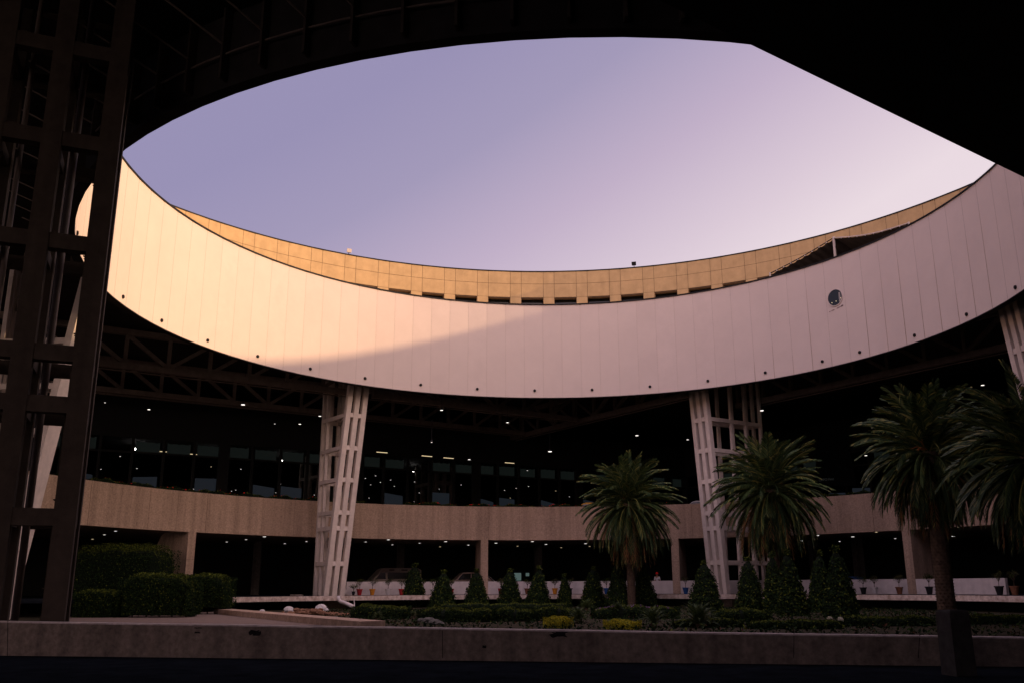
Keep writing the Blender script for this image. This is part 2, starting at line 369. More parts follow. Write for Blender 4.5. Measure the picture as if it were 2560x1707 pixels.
# ================================================================ upper tier with its slot windows
tier = thing('upper_tier', 'ochre panelled round upper storey set back above the white ring, slot windows at its foot', 'upper storey', (CX, CY, 23))
RT = 39.; NT = 72; TA = 90.02; ZL = 28.75; ZS = 30.2; Z2 = 31.5
wall = MB(); seam = MB()
def arcq(bld, r, a0, a1, z0, z1, m=0, inn=.0):
    p, q = pol(r, a0), pol(r, a1); bld.add([(p.x, p.y, z0), (q.x, q.y, z0), (q.x, q.y, z1), (p.x, p.y, z1)], [(0, 1, 2, 3)], m)
sg = .022
for i in range(NT):
    w0 = TA+5*i; w1 = w0+3.34; e = w0+5
    for a, q, zz in ((w0+sg, w1-sg, ZL), (w1+sg, e-sg, 23.0)):
        for z0, z1 in (((zz, ZS-.015), (ZS+.015, Z2)) if zz > 24 else ((zz, ZL-.012), (ZL+.012, ZS-.015), (ZS+.015, Z2))): arcq(wall, RT, a, q, z0, z1)
    arcq(seam, RT+.07, w0-.05, w1+.05, ZL-.1, Z2, 0); arcq(seam, RT+.07, w1-.05, e+.05, 23, Z2, 0)
    # window reveal: soffit, cheeks
    p0, p1, q0, q1 = pol(RT, w0), pol(RT, w1), pol(RT+.9, w0), pol(RT+.9, w1)
    wall.add([(p0.x, p0.y, ZL), (p1.x, p1.y, ZL), (q1.x, q1.y, ZL), (q0.x, q0.y, ZL)], [(0, 1, 2, 3)])
    for p, q in ((p0, q0), (p1, q1)): wall.add([(p.x, p.y, 23), (q.x, q.y, 23), (q.x, q.y, ZL), (p.x, p.y, ZL)], [(0, 1, 2, 3)])
wall.build('panel_wall', tierm, tier); seam.build('panel_seams', tierj, tier)
for i in range(NT):
    mid = (TA+5*i) % 360
    if not (25 < mid < 165): continue
    b = MB(); arcq(b, RT+.85, TA+5*i, TA+5*i+3.34, 27.2, ZL-.02, 0); o = b.build('slot_window', glassd, tier)
    b = MB(); b.bar(pol(RT+.6, TA+5*i, 28.15), pol(RT+.6, TA+5*i+3.34, 28.15), .05, .05); b.build('window_rail', mat('rail', (.25, .2, .14)) if 'rail' not in MATS else MATS['rail'], o)
b = MB(); b.ring(RT-.04, RT+.5, Z2, Z2+.11, 0, 360, 144); b.build('rim_cap', black, tier)
b = MB(); b.ring(RT+.95, RT+1.3, 22.9, Z2-.02, 0, 360, 144); b.build('back_wall', tierm, tier)
# terrace roof and main roof (soffit)
b = MB(); b.ring(25.43, RT+1.0, 22.6, 22.9, 0, 360, 98); tag(b.build('roof_terrace', mat('terrace_gravel', (.25, .22, .19), .9, .3, 5)), 'flat gravel terrace between the white ring and the upper storey', 'roof')
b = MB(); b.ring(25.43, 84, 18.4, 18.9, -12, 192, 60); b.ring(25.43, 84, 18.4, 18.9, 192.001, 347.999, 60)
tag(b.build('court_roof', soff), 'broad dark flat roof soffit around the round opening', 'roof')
b = MB(); b.ring(RT+1.3, 60, Z2-.6, Z2-.2, 0, 360, 72)
tag(b.build('upper_roof', soff), 'flat top roof behind the ochre upper storey', 'roof')
b = MB(); b.ring(80, 80.6, G, 18.4, -106, 188, 80)  # unseen arc behind the eye is shaped to cut light on the foreground
tag(b.build('terminal_wall_and_blocker', dark), 'dark enclosing terminal wall far behind the court, with an unseen arc added to block light', 'wall')
# two floodlights on the rim
for px_, py_, m, lab in ((872, 634, canvl, 'small sunlit floodlight on the ochre rim, left of centre'), (1585, 663, black, 'small dark floodlight on the ochre rim, right of centre')):  # left housing gets a pale material, sunlight put into its colour
    p = acyl(px_, py_, RT+.1); a = ang(p); base = pol(RT+.1, a, Z2+.11); o = thing('floodlight', lab, 'floodlight', base, 'floodlights on the upper rim')
    ux = Vector((-math.sin(R(a)), math.cos(R(a)), 0)); b = MB(); b.bar(base, base+Vector((0, 0, .25)), .06, .06)
    b.bar(base+ux*.2+Vector((0, 0, .22)), base-ux*.2+Vector((0, 0, .22)), .05, .05); b.build('bracket', black, o)
    b = MB(); cc = base+Vector((0, 0, .42)); inn = Vector((-math.cos(R(a)), -math.sin(R(a)), -.35)).normalized()
    b.bar(cc-inn*.12, cc+inn*.14, .36, .26, ux, w2=.46, h2=.36); b.build('lamp_housing', m, o)

# tent canopy on the terrace
can = thing('terrace_canopy', 'dark ribbed fabric canopy peaked on a white mast, behind the ring at right', 'canopy', acyl(2084, 640, 28.5))
pl, pk, pr = acyl(1925, 685, 26.2), acyl(2084, 596, 27.2), acyl(2272, 559, 26.0)
def canopy(seg, pa, pb_, sag, flip):
    V = []; K = 5; n = 9*6; bb = MB()
    for i in range(n+1):
        t = i/n; p = pa.lerp(pb_, t); sc_ = abs(math.sin(PI*t*9)); p = p+Vector((0, 0, -sag*math.sin(PI*t)))
        ra = Vector((p.x-CX, p.y-CY, 0)).normalized()
        for k in range(K+1):
            u = k/K; dep = 6.0
            V.append(p+ra*dep*u+Vector((0, 0, -.55*u-1.0*u*u-(.13 if pa is pl else .04)*sc_*(1-.2*u))))
    bb.add(V, [(i*(K+1)+k, (i+1)*(K+1)+k, (i+1)*(K+1)+k+1, i*(K+1)+k+1) for i in range(n) for k in range(K)])
    o = bb.build('canopy_fabric', canvas, can, smooth=True)
    cb = MB(); cb.tube([pa.lerp(pb_, i/n)+Vector((0, 0, -sag*math.sin(PI*i/n)+.03)) for i in range(n+1)], .04, 6); cb.build('edge_cable', canvl if flip else black, can)
    for i in range(1, 9):
        cb = MB(); p = pa.lerp(pb_, i/9)+Vector((0, 0, -sag*math.sin(PI*i/9)-.06)); cb.tube([p, p+Vector((0, 0, .09))], .05, 6)
        cb.build('edge_fitting', canvl, can)
canopy(0, pl, pk, .10, False); canopy(1, pk, pr, .25, True)
b = MB(); m0 = acyl(2089, 655, 27.4); b.tube([Vector((m0.x, m0.y, 22.9)), pk+Vector((0, 0, .1))], .10, 10); b.build('mast', canvl, can)
for p in (pl, pr): b = MB(); b.tube([Vector((p.x, p.y, 22.9)), p+Vector((0, 0, .1))], .06, 8); b.build('edge_post', canvl, can)

# ================================================================ lattice pylons
LEV = [1.8, 4.5, 5.72, 8.25, 10.75, 13.3]
def pylon(base, top, zt, u, w_, side, z0, levels, label, m=pylw, mem=.40, loc=None, name='lattice_pylon', plinth=None):
    # base/top: centre of the inner (leaning) face; u: outward direction; side: list of outward offsets measured from the TOP inner edge
    u = Vector((u[0], u[1], 0)).normalized(); s = Vector((-u.y, u.x, 0)); o = thing(name, label, 'pylon', (base[0], base[1], z0), 'lattice pylons round the court')
    base = Vector((base[0], base[1], z0)); top = Vector((top[0], top[1], zt)); lean = (base-top).dot(u); H = zt-z0
    def inner(z, k): f = (z-z0)/H; p = base.lerp(top, f); return p+s*k
    def outer(z, off, k): p = top+u*off; return Vector((p.x, p.y, z))+s*k
    for k in (-w_/2, 0, w_/2):
        b = MB(); b.bar(inner(z0, k), inner(zt, k), mem, mem, s); b.build('post', m, o)
    for off in side:
        for k in ((-w_/2, w_/2) if off != side[-1] else (-w_/2, 0, w_/2)):
            b = MB(); b.bar(outer(z0, off, k), outer(zt, off, k), mem*.62, mem*.62, s); b.build('post', m, o)
    for z in levels:
        b = MB(); b.bar(inner(z, -w_/2-mem*.46), inner(z, w_/2+mem*.46), mem*.86, mem*.8, Vector((0, 0, 1)))
        b.bar(outer(z, side[-1], -w_/2), outer(z, side[-1], w_/2), mem*.8, mem*.74, Vector((0, 0, 1)))
        for k in (-w_/2, w_/2): b.bar(inner(z, k)+u*.03, outer(z, side[-1], k), mem*.8, mem*.7, Vector((0, 0, 1)))
        b.build('cross_beam', m, o)
    # light ledges above every level on the front posts
    if plinth:
        b = MB(); c = base+u*(side[-1]-lean)*.35; b.box((c.x, c.y), u, 1.4, w_*.55, G-.02, z0); b.build('plinth', conc, o)
    return o
W_ = 1.36
pylon((-14.56, 72.0), (-12.63, 69.5), 17.6, (-.61, .79), W_, [3.1+1.1, 3.1+1.9], -.65, LEV, 'white lattice pylon standing left of centre, beside the potted plants', plinth=True)
pylon((16.0, 73.2), (14.87, 72.42), 17.6, (.84, .55), 1.5, [3.0, 4.7, 6.5], -.65, LEV, 'white lattice pylon right of centre, behind the second palm', plinth=True)
pylon((31.0, 50.6), (28.9, 50.2), 17.6, (1, .1), W_, [3.6, 4.8], -.65, LEV, 'white lattice pylon at the right edge, above the largest palm')
pylon((-27.0, 48.2), (-24.3, 48.0), 17.6, (-1, .05), .8, [3.6, 4.4], G, LEV, 'pale lattice pylon seen only through the gaps of the dark near pylon')
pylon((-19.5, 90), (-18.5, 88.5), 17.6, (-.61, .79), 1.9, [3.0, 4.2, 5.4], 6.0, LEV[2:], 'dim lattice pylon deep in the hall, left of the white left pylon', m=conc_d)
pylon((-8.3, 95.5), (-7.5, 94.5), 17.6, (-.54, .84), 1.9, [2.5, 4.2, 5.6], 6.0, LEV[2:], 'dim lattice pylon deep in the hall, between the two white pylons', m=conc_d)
# near dark pylon on the left
eL = Vector((-.93, -.37, 0)).normalized(); bk = Vector((-.37, .93, 0)).normalized()
KS = 1.17; A = Vector((-10.57, 21.0, 0))*KS; near = thing('lattice_pylon', 'huge dark lattice pylon filling the left edge in the foreground', 'pylon', (A.x, A.y, G), 'lattice pylons round the court')
nl = [ay(90, 1290, 20.6*KS).z, ay(80, 1008, 20.6*KS).z, ay(110, 880, 20.6*KS).z, ay(180, 612, 20.8*KS).z, ay(220, 367, 20.9*KS).z, ay(270, 150, 21*KS).z]
nl.append(nl[-1]+2.6)
for dep in (0, 1.95):
    for k in range(5):
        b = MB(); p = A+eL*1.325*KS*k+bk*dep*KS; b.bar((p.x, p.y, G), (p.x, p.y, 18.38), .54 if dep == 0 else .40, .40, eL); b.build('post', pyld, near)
for z in nl:
    b = MB(); 
    for k in range(4):
        p = A+eL*(1.325*KS*k+.27); q = A+eL*(1.325*KS*(k+1)-.27); b.bar((p.x, p.y, z), (q.x, q.y, z), .46, .36, Vector((0, 0, 1)))
        p += bk*1.95*KS; q += bk*1.95*KS; b.bar((p.x-eL.x*.05, p.y, z), (q.x, q.y, z), .38, .3, Vector((0, 0, 1)))
    for k in range(5):
        p = A+eL*1.325*KS*k+bk*.2; q = p+bk*1.6*KS; b.bar((p.x, p.y, z), (q.x, q.y, z), .36, .28, Vector((0, 0, 1)))
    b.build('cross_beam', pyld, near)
for s0, d0, rr in ((.86, .62, .10), (2.2, 1.2, .08)):
    b = MB(); p = A+(eL*s0+bk*d0)*KS; b.tube([(p.x, p.y, G), (p.x, p.y, 18.3)], rr, 12); b.build('drain_pipe', mat('drain_pipe', (.34, .28, .24), .55) if 'drain_pipe' not in MATS else MATS['drain_pipe'], near, smooth=True)
for s0, d0 in ((.30, .55), (.30, .75), (.30, 1.0), (.30, 1.25), (1.62, .8)):
    b = MB(); p = A+(eL*s0+bk*d0)*KS; b.tube([(p.x, p.y, G), (p.x, p.y, 18.3)], .03, 6)
    for z in np.arange(0, 17, 2.4): b.bar((p.x-.06, p.y, z), (p.x+.06, p.y, z), .09, .03)
    b.build('cable_conduit', pyld, near)

# ================================================================ trusses under the roof
def truss(a, q, label, z0=15.5, z1=18.0, pan=2.9, w_=.42):
    a = Vector(a); q = Vector(q); d = (q-a); Ln = d.length; d.normalize(); sd = Vector((-d.y, d.x, 0))
    o = thing('roof_truss', label, 'truss', (a.x, a.y, z0), 'steel trusses under the roof')
    A3 = lambda s, z: Vector((a.x+d.x*s, a.y+d.y*s, z))
    for z in (z0, z1): b = MB(); b.bar(A3(0, z), A3(Ln, z), w_, w_*1.05, sd); b.build('chord', steel, o)
    n = int(Ln/pan); st = Ln/n; b = MB()
    for i in range(n+1): b.bar(A3(min(max(i*st, .2), Ln-.2), z0+w_/2), A3(min(max(i*st, .2), Ln-.2), z1-w_/2), .26, .26, sd)
    for i in range(n):
        x0, x1 = i*st+.15, (i+1)*st-.15
        if i < n*.55: x0, x1 = x1, x0
        b.bar(A3(x0, z0+w_/2+.05), A3(x1, z1-w_/2-.05), .27, .27, sd)
    b.build('web_members', steel, o)
    b = MB(); p, q2 = A3(0, z0-w_*.62)+sd*.5, A3(Ln, z0-w_*.62)+sd*.5; b.tube([p, q2], .05, 6); b.build('conduit', steel, o)
truss((-46, 51, 0), (-13.3, 71.9, 0), 'steel truss running from the left edge to the white left pylon')
truss((-12.2, 72.7, 0), (5.6, 84.1, 0), 'steel truss running right from the white left pylon')
truss((-50, 59.3, 0), (.6, 92.0, 0), 'steel truss one bay deeper, passing behind the white left pylon')
truss((-3.2, 98.6, 0), (14.1, 72.9, 0), 'steel truss running back into the hall from the white right pylon')
truss((19.5, 78, 0), (38, 50, 0), 'steel truss above the right hand palms')
truss((-56, 69, 0), (-6, 101, 0), 'deepest steel truss in front of the glass hall', 15.2, 17.6)
truss((-36, 60.5, 0), (-27.5, 47, 0), 'short steel truss above the left hand hedges')

# ================================================================ upper road: parapet, pillars, deck
b = MB(); b.ring(33.5, 33.85, 4.05, 7.02, 14, 172, 79); b.ring(33.85, 50, 4.05, 5.95, 14, 172, 79)
PR = thing('upper_road', 'curved raised road with a broad rough concrete parapet, across the middle', 'viaduct', (CX, CY, 4))
b.build('parapet', conc, PR)
b = MB()
for a in np.arange(16, 172, 4.35)+rng.uniform(-.5, .5, 36): b.bar(pol(33.497, a, 4.06), pol(33.497, a, 7.015), random.choice((.008, .012, .024)), .012, (math.sin(R(a)), -math.cos(R(a)), 0))
b.build('parapet_joints', tierj, PR)
for a, lab in ((144.0, 'left'), (121.5, 'x'), (99.8, 'c'), (70.7, 'r'), (37.3, 'rr'), (15, 'e')):
    if lab == 'x': continue
    b = MB(); ra = Vector((math.cos(R(a)), math.sin(R(a)), 0)); sd = Vector((-ra.y, ra.x, 0)); hw_ = .33
    V = []
    prof = [(0, -.65), (0, 4.05), (3.1, 4.05), (3.55, 3.85), (3.9, 3.3), (3.9, -.65)]
    for k in (-1, 1):
        for r_, z in prof: p = pol(33.5+r_, a, z)+sd*hw_*k; V.append(p)
    n = len(prof); b.add(V, [tuple(range(n)), tuple(range(2*n-1, n-1, -1))]+[(i, n+i, n+(i+1) % n, (i+1) % n) for i in range(n)])
    p = b.build('pillar', conc, PR); b = MB(); b.bar(pol(33.497, a, 2.05)-sd*.33, pol(33.497, a, 2.05)+sd*.33, .015, .02, Vector((0, 0, 1))); b.build('pillar_joint', tierj, p)
# lower level back wall and faint doors
b = MB(); b.ring(52, 52.5, -.65, 4.05, 10, 175, 80)
lw = tag(b.build('lower_hall_wall', dark), 'dark back wall of the lower road level', 'wall')
for x0, x1, y0, y1 in ((1286, 1303, 1431, 1450), (1315, 1323, 1431, 1439)):
    p, q = acyl(x0, y0, 51.9), acyl(x1, y1, 51.9); b = MB(); b.add([(p.x, p.y, q.z), (q.x, q.y, q.z), (q.x, q.y, p.z), (p.x, p.y, p.z)], [(0, 1, 2, 3)])
    b.bar((p.x, p.y-.03, q.z), (p.x, p.y-.03, p.z), .06, .06); o = b.build('lit_window', litdoor, lw)
for i, x in enumerate((640, 1000, 1345, 1600, 2040, 2150)):
    p = acyl(x, 1440, 43); b = MB(); b.box((p.x, p.y), (1, .2, 0), .35, .35, -.65, 4.05)
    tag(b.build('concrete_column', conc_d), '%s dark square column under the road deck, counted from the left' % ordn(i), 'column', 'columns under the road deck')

# ================================================================ glass hall behind
hall = thing('glass_hall', 'dark glass fronted departure hall behind the raised road, faint windows', 'building', (-10, 95, 5.95))
f0, f1, f2 = Vector((-60, 60.9, 0)), Vector((20, 107.1, 0)), Vector((54, 55, 0))
def facade(a, q, n):
    d = (q-a)/n; dn = d.normalized(); 
    b = MB(); b.bar((a.x, a.y, 12.85), (q.x, q.y, 12.85), .5, .5); b.bar((a.x, a.y, 11.35), (q.x, q.y, 11.35), .25, .18); b.bar((a.x, a.y, 14.6), (q.x, q.y, 14.6), .3, 3.0); b.build('header_beam', dark, hall)
    for i in range(n+1):
        p = a+d*i; wd = .95 if i % 5 == 0 else .22
        b = MB(); b.box((p.x, p.y), dn, wd/2, .15, 5.95, 12.6); b.build('mullion', dark, hall)
    bk_ = Vector((-dn.y, dn.x, 0))
    for i in range(n):
        p = a+d*i+bk_*.4; q_ = a+d*(i+1)+bk_*.4; p2 = p+dn*.3; q2 = q_-dn*.3
        if (i*7) % 11 > 1:
            zs = 11.45; zt = 12.5+random.uniform(-.1, .05); m = 8; V = []
            for k in range(m+1): r_ = p2.lerp(q2, k/m); V.append((r_.x, r_.y, zt-.12*abs(math.sin(PI*k/m*3))))
            V += [(q2.x, q2.y, zs), (p2.x, p2.y, zs)]; up = MB(); up.add(V, [tuple(range(len(V)))]); up.build('transom_window', dimwin, hall)
        if (i*5) % 9 > 3:
            r0 = random.uniform(9.0, 9.6); lo_ = MB(); lo_.add([(p2.x, p2.y, 5.95), (q2.x, q2.y, 5.95), (q2.x, q2.y, r0+random.uniform(-.4, .2)), (p2.x, p2.y, r0)], [(0, 1, 2, 3)]); lo_.build('lower_reflection_pane', dimblue, hall)
facade(f0, f1, 36); facade(f1, f2, 22)
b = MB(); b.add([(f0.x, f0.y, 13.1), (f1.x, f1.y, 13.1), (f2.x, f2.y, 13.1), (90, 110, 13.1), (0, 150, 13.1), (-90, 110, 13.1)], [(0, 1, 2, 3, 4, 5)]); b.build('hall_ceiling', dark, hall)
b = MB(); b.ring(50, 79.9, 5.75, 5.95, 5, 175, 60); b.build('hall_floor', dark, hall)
# billboard with faint words
bb = thing('billboard', 'large dark advertising board with faint lettering, right of the second palm', 'billboard', az(2095, 1215, 8))
def on_f2(x, y, off=0):
    d = Vector(ray(x, y)); dd = (f2-f1).normalized(); nn = Vector((dd.y, -dd.x, 0)); nn = -nn if nn.dot(f1) > 0 else nn
    t = f1.dot(nn)/d.dot(nn); return d*t+nn*off
cs = [on_f2(2043, 1215, .4), on_f2(2147, 1212, .4), on_f2(2125, 1088, .4), on_f2(2050, 1090, .4)]
dn = (f2-f1).normalized(); nn = Vector((dn.y, -dn.x, 0)); nn = -nn if nn.dot(f1) > 0 else nn
b = MB(); b.hexa([cs[0], cs[1], cs[1]-nn*.2, cs[0]-nn*.2, cs[3], cs[2], cs[2]-nn*.2, cs[3]-nn*.2]); b.build('board', billb, bb)
cu = bpy.data.curves.new('t', 'FONT'); cu.body = 'OPPO Find N3 Flip'; cu.size = 1; cu.extrude = .01
to = bpy.data.objects.new('t', cu); COL.objects.link(to); bpy.context.view_layer.update()
me = bpy.data.meshes.new_from_object(to.evaluated_get(bpy.context.evaluated_depsgraph_get())); bpy.data.objects.remove(to)
wid = max(v.co.x for v in me.vertices); p0, p1 = on_f2(2054, 1203, .44), on_f2(2118, 1199, .44); k = (p1-p0).length/wid
o = bpy.data.objects.new('lettering', me); COL.objects.link(o); me.materials.append(billt); o.parent = bb
X = (p1-p0).normalized(); Y = Vector((0, 0, 1)); Z = X.cross(Y)
o.matrix_local = Matrix.Translation(p0-bb.location) @ Matrix(((X.x*k, Y.x*k, Z.x*k, 0), (X.y*k, Y.y*k, Z.y*k, 0), (X.z*k, Y.z*k, Z.z*k, 0), (0, 0, 0, 1)))

# ================================================================ overhead deck at upper right
Z0 = 11.5; q0, q1 = az(1645, 0, Z0), az(2560, 444, Z0); dd = (q1-q0).normalized(); nn = Vector((dd.y, -dd.x, 0))
s0, s1 = q0-dd*14, q1+dd*22
ov = thing('overhead_bridge', 'black straight edged bridge deck overhead at the upper right', 'bridge', (q1.x+5, q1.y-5, Z0))
b = MB(); P = [s0, s1, s1+nn*15, s0+nn*15]; b.hexa([(p.x, p.y, Z0) for p in P]+[(p.x, p.y, Z0+1.4) for p in P]); b.build('deck', soff, ov)

# ================================================================ lamps
def lampthing(i, p, kind, label, grp, hang=0):
    o = thing('ceiling_light', label, 'lamp', p, grp)
    o.location = p
    b = MB()
    if kind == 'bar': b.box((p.x, p.y), (1, .6, 0), .55, .05, p.z, p.z+.05)
    elif kind == 'big': b.tube([p, p+Vector((0, 0, .04))], .15, 12)
    elif kind == 'bright': b.tube([p, p+Vector((0, .0, .15))], .13, 10)
    elif kind[0] == 'f': b.tube([p, p+Vector((0, 0, .02))], .125 if kind == 'fm' else .09, 14)
    else: b.tube([p, p+Vector((0, 0, .02))], .06 if kind in 'sy' else .12, 10)
    b.build('lens', {'bar': lampy, 'bright': lampb, 'y': lampy, 'fy': lampy, 's': lamps_, 'fs': lamps_}.get(kind, lamp), o)
    b = MB()
    if kind == 'bar': b.box((p.x, p.y), (1, .6, 0), .58, .08, p.z+.052, p.z+.12)
    elif kind[0] == 'f': b.ring if 0 else b.tube([p+Vector((0, 0, .022)), p+Vector((0, 0, .049))], .19, 14)
    else: b.tube([p+Vector((0, 0, .053 if kind != 'bright' else .16)), p+Vector((0, 0, .22))], [.11, .07], 10)
    b.build('housing', black, o)
    if hang > p.z+.35 and kind[0] != 'f': b = MB(); b.tube([p+Vector((0, 0, .22)), Vector((p.x, p.y, hang))], .015, 5); b.build('hanger', black, o)
low = [(289, 1327, 's'), (261, 1336, 's'), (231, 1347, 'y'), (661, 1341, 'm'), (615, 1348, 's'), (567, 1354, 's'), (1114, 1353, 'm'), (1171, 1361.5, 's'), (1240, 1357, 'm'),
       (1294, 1364.5, 'y'), (1325, 1372, 's'), (1331, 1353, 'm'), (1365, 1360, 'm'), (1403, 1368, 'y'), (1429, 1373, 'y'), (1464, 1358, 'm'), (1474, 1365, 'y'), (712, 1358, 's'), (766, 1353, 's'),
       (914, 1354, 's'), (981, 1361, 's'), (971, 1348.5, 'm'), (1049, 1357, 's'), (1100, 1366, 'y'), (1171, 1362, 's'), (2044, 1337.5, 'm'), (2006, 1351, 'm'), (2099, 1352.5, 's'), (2132, 1341, 'm'),
       (1942, 1371.5, 'y'), (2191, 1329.5, 'y'), (2238, 1345.5, 's'), (2383, 1340, 'm'), (2396, 1317.5, 'y')]
low = sorted(set(low))
for i, (x, y, k) in enumerate(low):
    p = az(x, y, 3.98)
    lampthing(i, az(x, y, 4.0), {'s': 'fs', 'm': 'fm', 'y': 'fy'}[k], 'small recessed light under the road deck, %s from the left' % ordn(i), 'lights under the road deck', 4.05)
up = []
for x, y, k in ((163, 800, 's'), (450, 845, 'm'), (1065, 814, 'big'), (1567, 888, 'm'), (1273, 938, 's'), (1436, 940, 'm'), (195, 968, 'bar'), (243, 996, 's'), (368, 1107, 'bright'), (875, 1147, 'bright'), (1328, 1184, 'bright'),
                (262, 1150, 's'), (545, 1120, 'bar'), (725, 1136, 'bar'), (857, 1218, 'y'), (1051, 1234, 's'), (137, 1234, 's'), (372, 1229, 's'), (538, 1262, 's'), (870, 1302, 's'), (1308, 1331, 's'), (143, 1318, 's'),
                (128, 1326, 's'), (452, 1337, 's'), (742, 1363, 's'), (854, 1370, 's'), (878, 1363, 's'), (990, 1377, 's'), (1017, 1370, 's'), (1279, 1387, 's'), (1376, 1400, 's'), (1531, 1402, 's')):
    up.append((200+x/2.613, 700+y/2.613, k))
for x, y, k in ((629, 186, 'm'), (1037, 262, 'm'), (567, 384, 's'), (1300, 442, 'big'), (1838, 343, 'big'), (2152, 368, 'm'), (260, 447, 'bar'), (538, 470, 'bar'), (672, 482, 'bar'), (1050, 512, 'bar'), (800, 491, 'm'), (1160, 558, 's'),
                (456, 564, 'bright'), (170, 544, 'bar'), (330, 555, 'bar'), (157, 606, 's'), (220, 591, 's'), (313, 617, 's'), (250, 631, 's'), (190, 646, 's'), (336, 656, 's'), (133, 659, 's'), (462, 628, 's'), (540, 651, 's'),
                (614, 673, 's'), (550, 686, 's'), (491, 696, 's'), (620, 704, 's'), (680, 660, 's'), (683, 693, 's'), (750, 647, 's'), (180, 728, 's'), (291, 726, 's'), (460, 750, 's'), (693, 755, 's'), (1018, 681, 's'),
                (1090, 668, 's'), (1167, 656, 's'), (1054, 728, 'y'), (1420, 720, 's'), (1336, 684, 'y')):
    up.append((850+x/2.476, 950+y/2.476, k))
for x, y, k in ((735, 184, 'big'), (888, 470, 's')): up.append((1600+x/2.413, 950+y/2.413, k))
for x, y, k in ((321, 408, 'm'), (223, 463, 'm'), (790, 122, 'm')): up.append((2050+x/1.943, 900+y/1.943, k))
up.sort()
gi = {}
for x, y, k in up:
    if y < 1100: zone, z, hang, txt = 'a', 14.4, 18.4, 'lamp hanging from the dark roof, %s from the left'
    elif k in ('bar', 'bright'): zone, z, hang, txt = 'b', 12.45, 13.1, 'bright interior lamp behind the hall windows, %s from the left'
    else: zone, z, hang, txt = 'c', 11.2 if y < 1245 else 9.9, 13.1, 'tiny downlight in the dark glass hall, %s from the left'
    p = az(x, y, z); i = gi.get(zone, 0); gi[zone] = i+1
    if p.y > 112: p = ay(x, y, 112)
    if zone != 'a': hang = 13.1
    lampthing(i, p, k, txt % ordn(i), {'a': 'lamps hanging under the roof', 'b': 'bright lamps behind the hall windows', 'c': 'downlights inside the hall'}[zone], hang)

# ================================================================ foliage
def leaves(pts, nrm, size, mats_p, jit=.8, asp=.5):
    k = len(pts); d = nrm+rng.normal(0, jit, (k, 3)); d /= np.linalg.norm(d, axis=1)[:, None]
    t = np.cross(d, rng.normal(0, 1, (k, 3))); t /= np.linalg.norm(t, axis=1)[:, None]+1e-9; u = np.cross(d, t)
    s = size*rng.uniform(.6, 1.35, k)[:, None]
    Q = np.stack([pts-t*s*.5, pts+u*s*asp*.5+d*s*.1, pts+t*s*.5, pts-u*s*asp*.5+d*s*.1], 1)
    return Q, rng.choice(len(mats_p), k, p=mats_p)
def cone_bush(x, ytop, ybase, hwpx, seed, i, n=2600):
    base = az(x, ybase, G); D = base.y/math.cos(0); base.z = G
    tp = ay(x, ytop, base.y); H = tp.z-G; rad = hwpx*(base.y*cp)/F*1.0
    o = thing('cone_shrub', '%s clipped cone shrub from the left, in the row behind the hedge' % ordn(i), 'shrub', base, 'clipped cone shrubs in the court garden')
    r_ = np.random.default_rng(seed); ph = r_.uniform(0, 6.28, 6); lx = r_.normal(0, .035)*H
    def prof(t, th):
        q = rad*np.power(np.clip(1-t, 0, 1), .60+.28*((seed*37) % 10)/10)*(1-.12*np.exp(-t*9))*.98+rad*.12*(t < .97)
        return q*(1+.08*np.sin(3*th+ph[0]+t*7)+.07*np.sin(7*th+ph[1]+t*17)+.045*np.sin(t*31+ph[2]+2*th))
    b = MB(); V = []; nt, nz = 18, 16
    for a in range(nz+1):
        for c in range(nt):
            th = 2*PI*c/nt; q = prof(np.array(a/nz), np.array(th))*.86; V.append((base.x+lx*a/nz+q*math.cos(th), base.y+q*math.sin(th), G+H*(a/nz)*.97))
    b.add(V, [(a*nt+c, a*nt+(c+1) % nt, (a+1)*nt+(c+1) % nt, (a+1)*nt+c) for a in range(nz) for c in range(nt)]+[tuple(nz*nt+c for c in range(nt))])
    t = 1-np.sqrt(1-r_.uniform(0, .985, n)*1.0); th = r_.uniform(0, 2*PI, n); q = prof(t, th)*r_.uniform(.86, 1.05, n)
    P = np.stack([base.x+lx*t+q*np.cos(th), base.y+q*np.sin(th), G+H*t], 1); nr = np.stack([np.cos(th), np.sin(th), .4+0*th], 1)
    Q, ms = leaves(P, nr, .155, (.42, .46, .12), .7)
    b.quads(Q, ms+1)
    # tip tufts
    m = 160; P = np.stack([base.x+lx+r_.normal(0, .10, m), base.y+r_.normal(0, .10, m), G+H*r_.uniform(.93, 1.04, m)], 1)
    Q, ms = leaves(P, np.tile([0, 0, 1.], (m, 1)), .14, (.2, .4, .4), .7); b.quads(Q, ms+1)
    b.build('foliage', [leafcore, leafA, leafB, leafC], o)
    b = MB(); b.tube([(base.x, base.y, G), (base.x, base.y, G+H*.5)], [.09, .05], 7); b.build('stem', woodm, o)
cones = [(1032, 1411, 1517, 31), (1103, 1427, 1520, 34), (1191, 1424, 1519, 31), (1276, 1424, 1518, 30), (1342, 1417, 1519, 33), (1412, 1436, 1517, 19), (1482, 1418, 1516, 30), (1547, 1405, 1518, 31),
         (1615, 1407, 1516, 30), (1766, 1404, 1523, 41), (1875, 1397, 1526, 34), (1938, 1383, 1530, 29), (1984, 1377, 1538, 39), (2048, 1379, 1530, 28), (2106, 1369, 1543, 43)]
for i, (x, yt, yb, hw2) in enumerate(cones): cone_bush(x, yt, yb, hw2, 100+i, i)

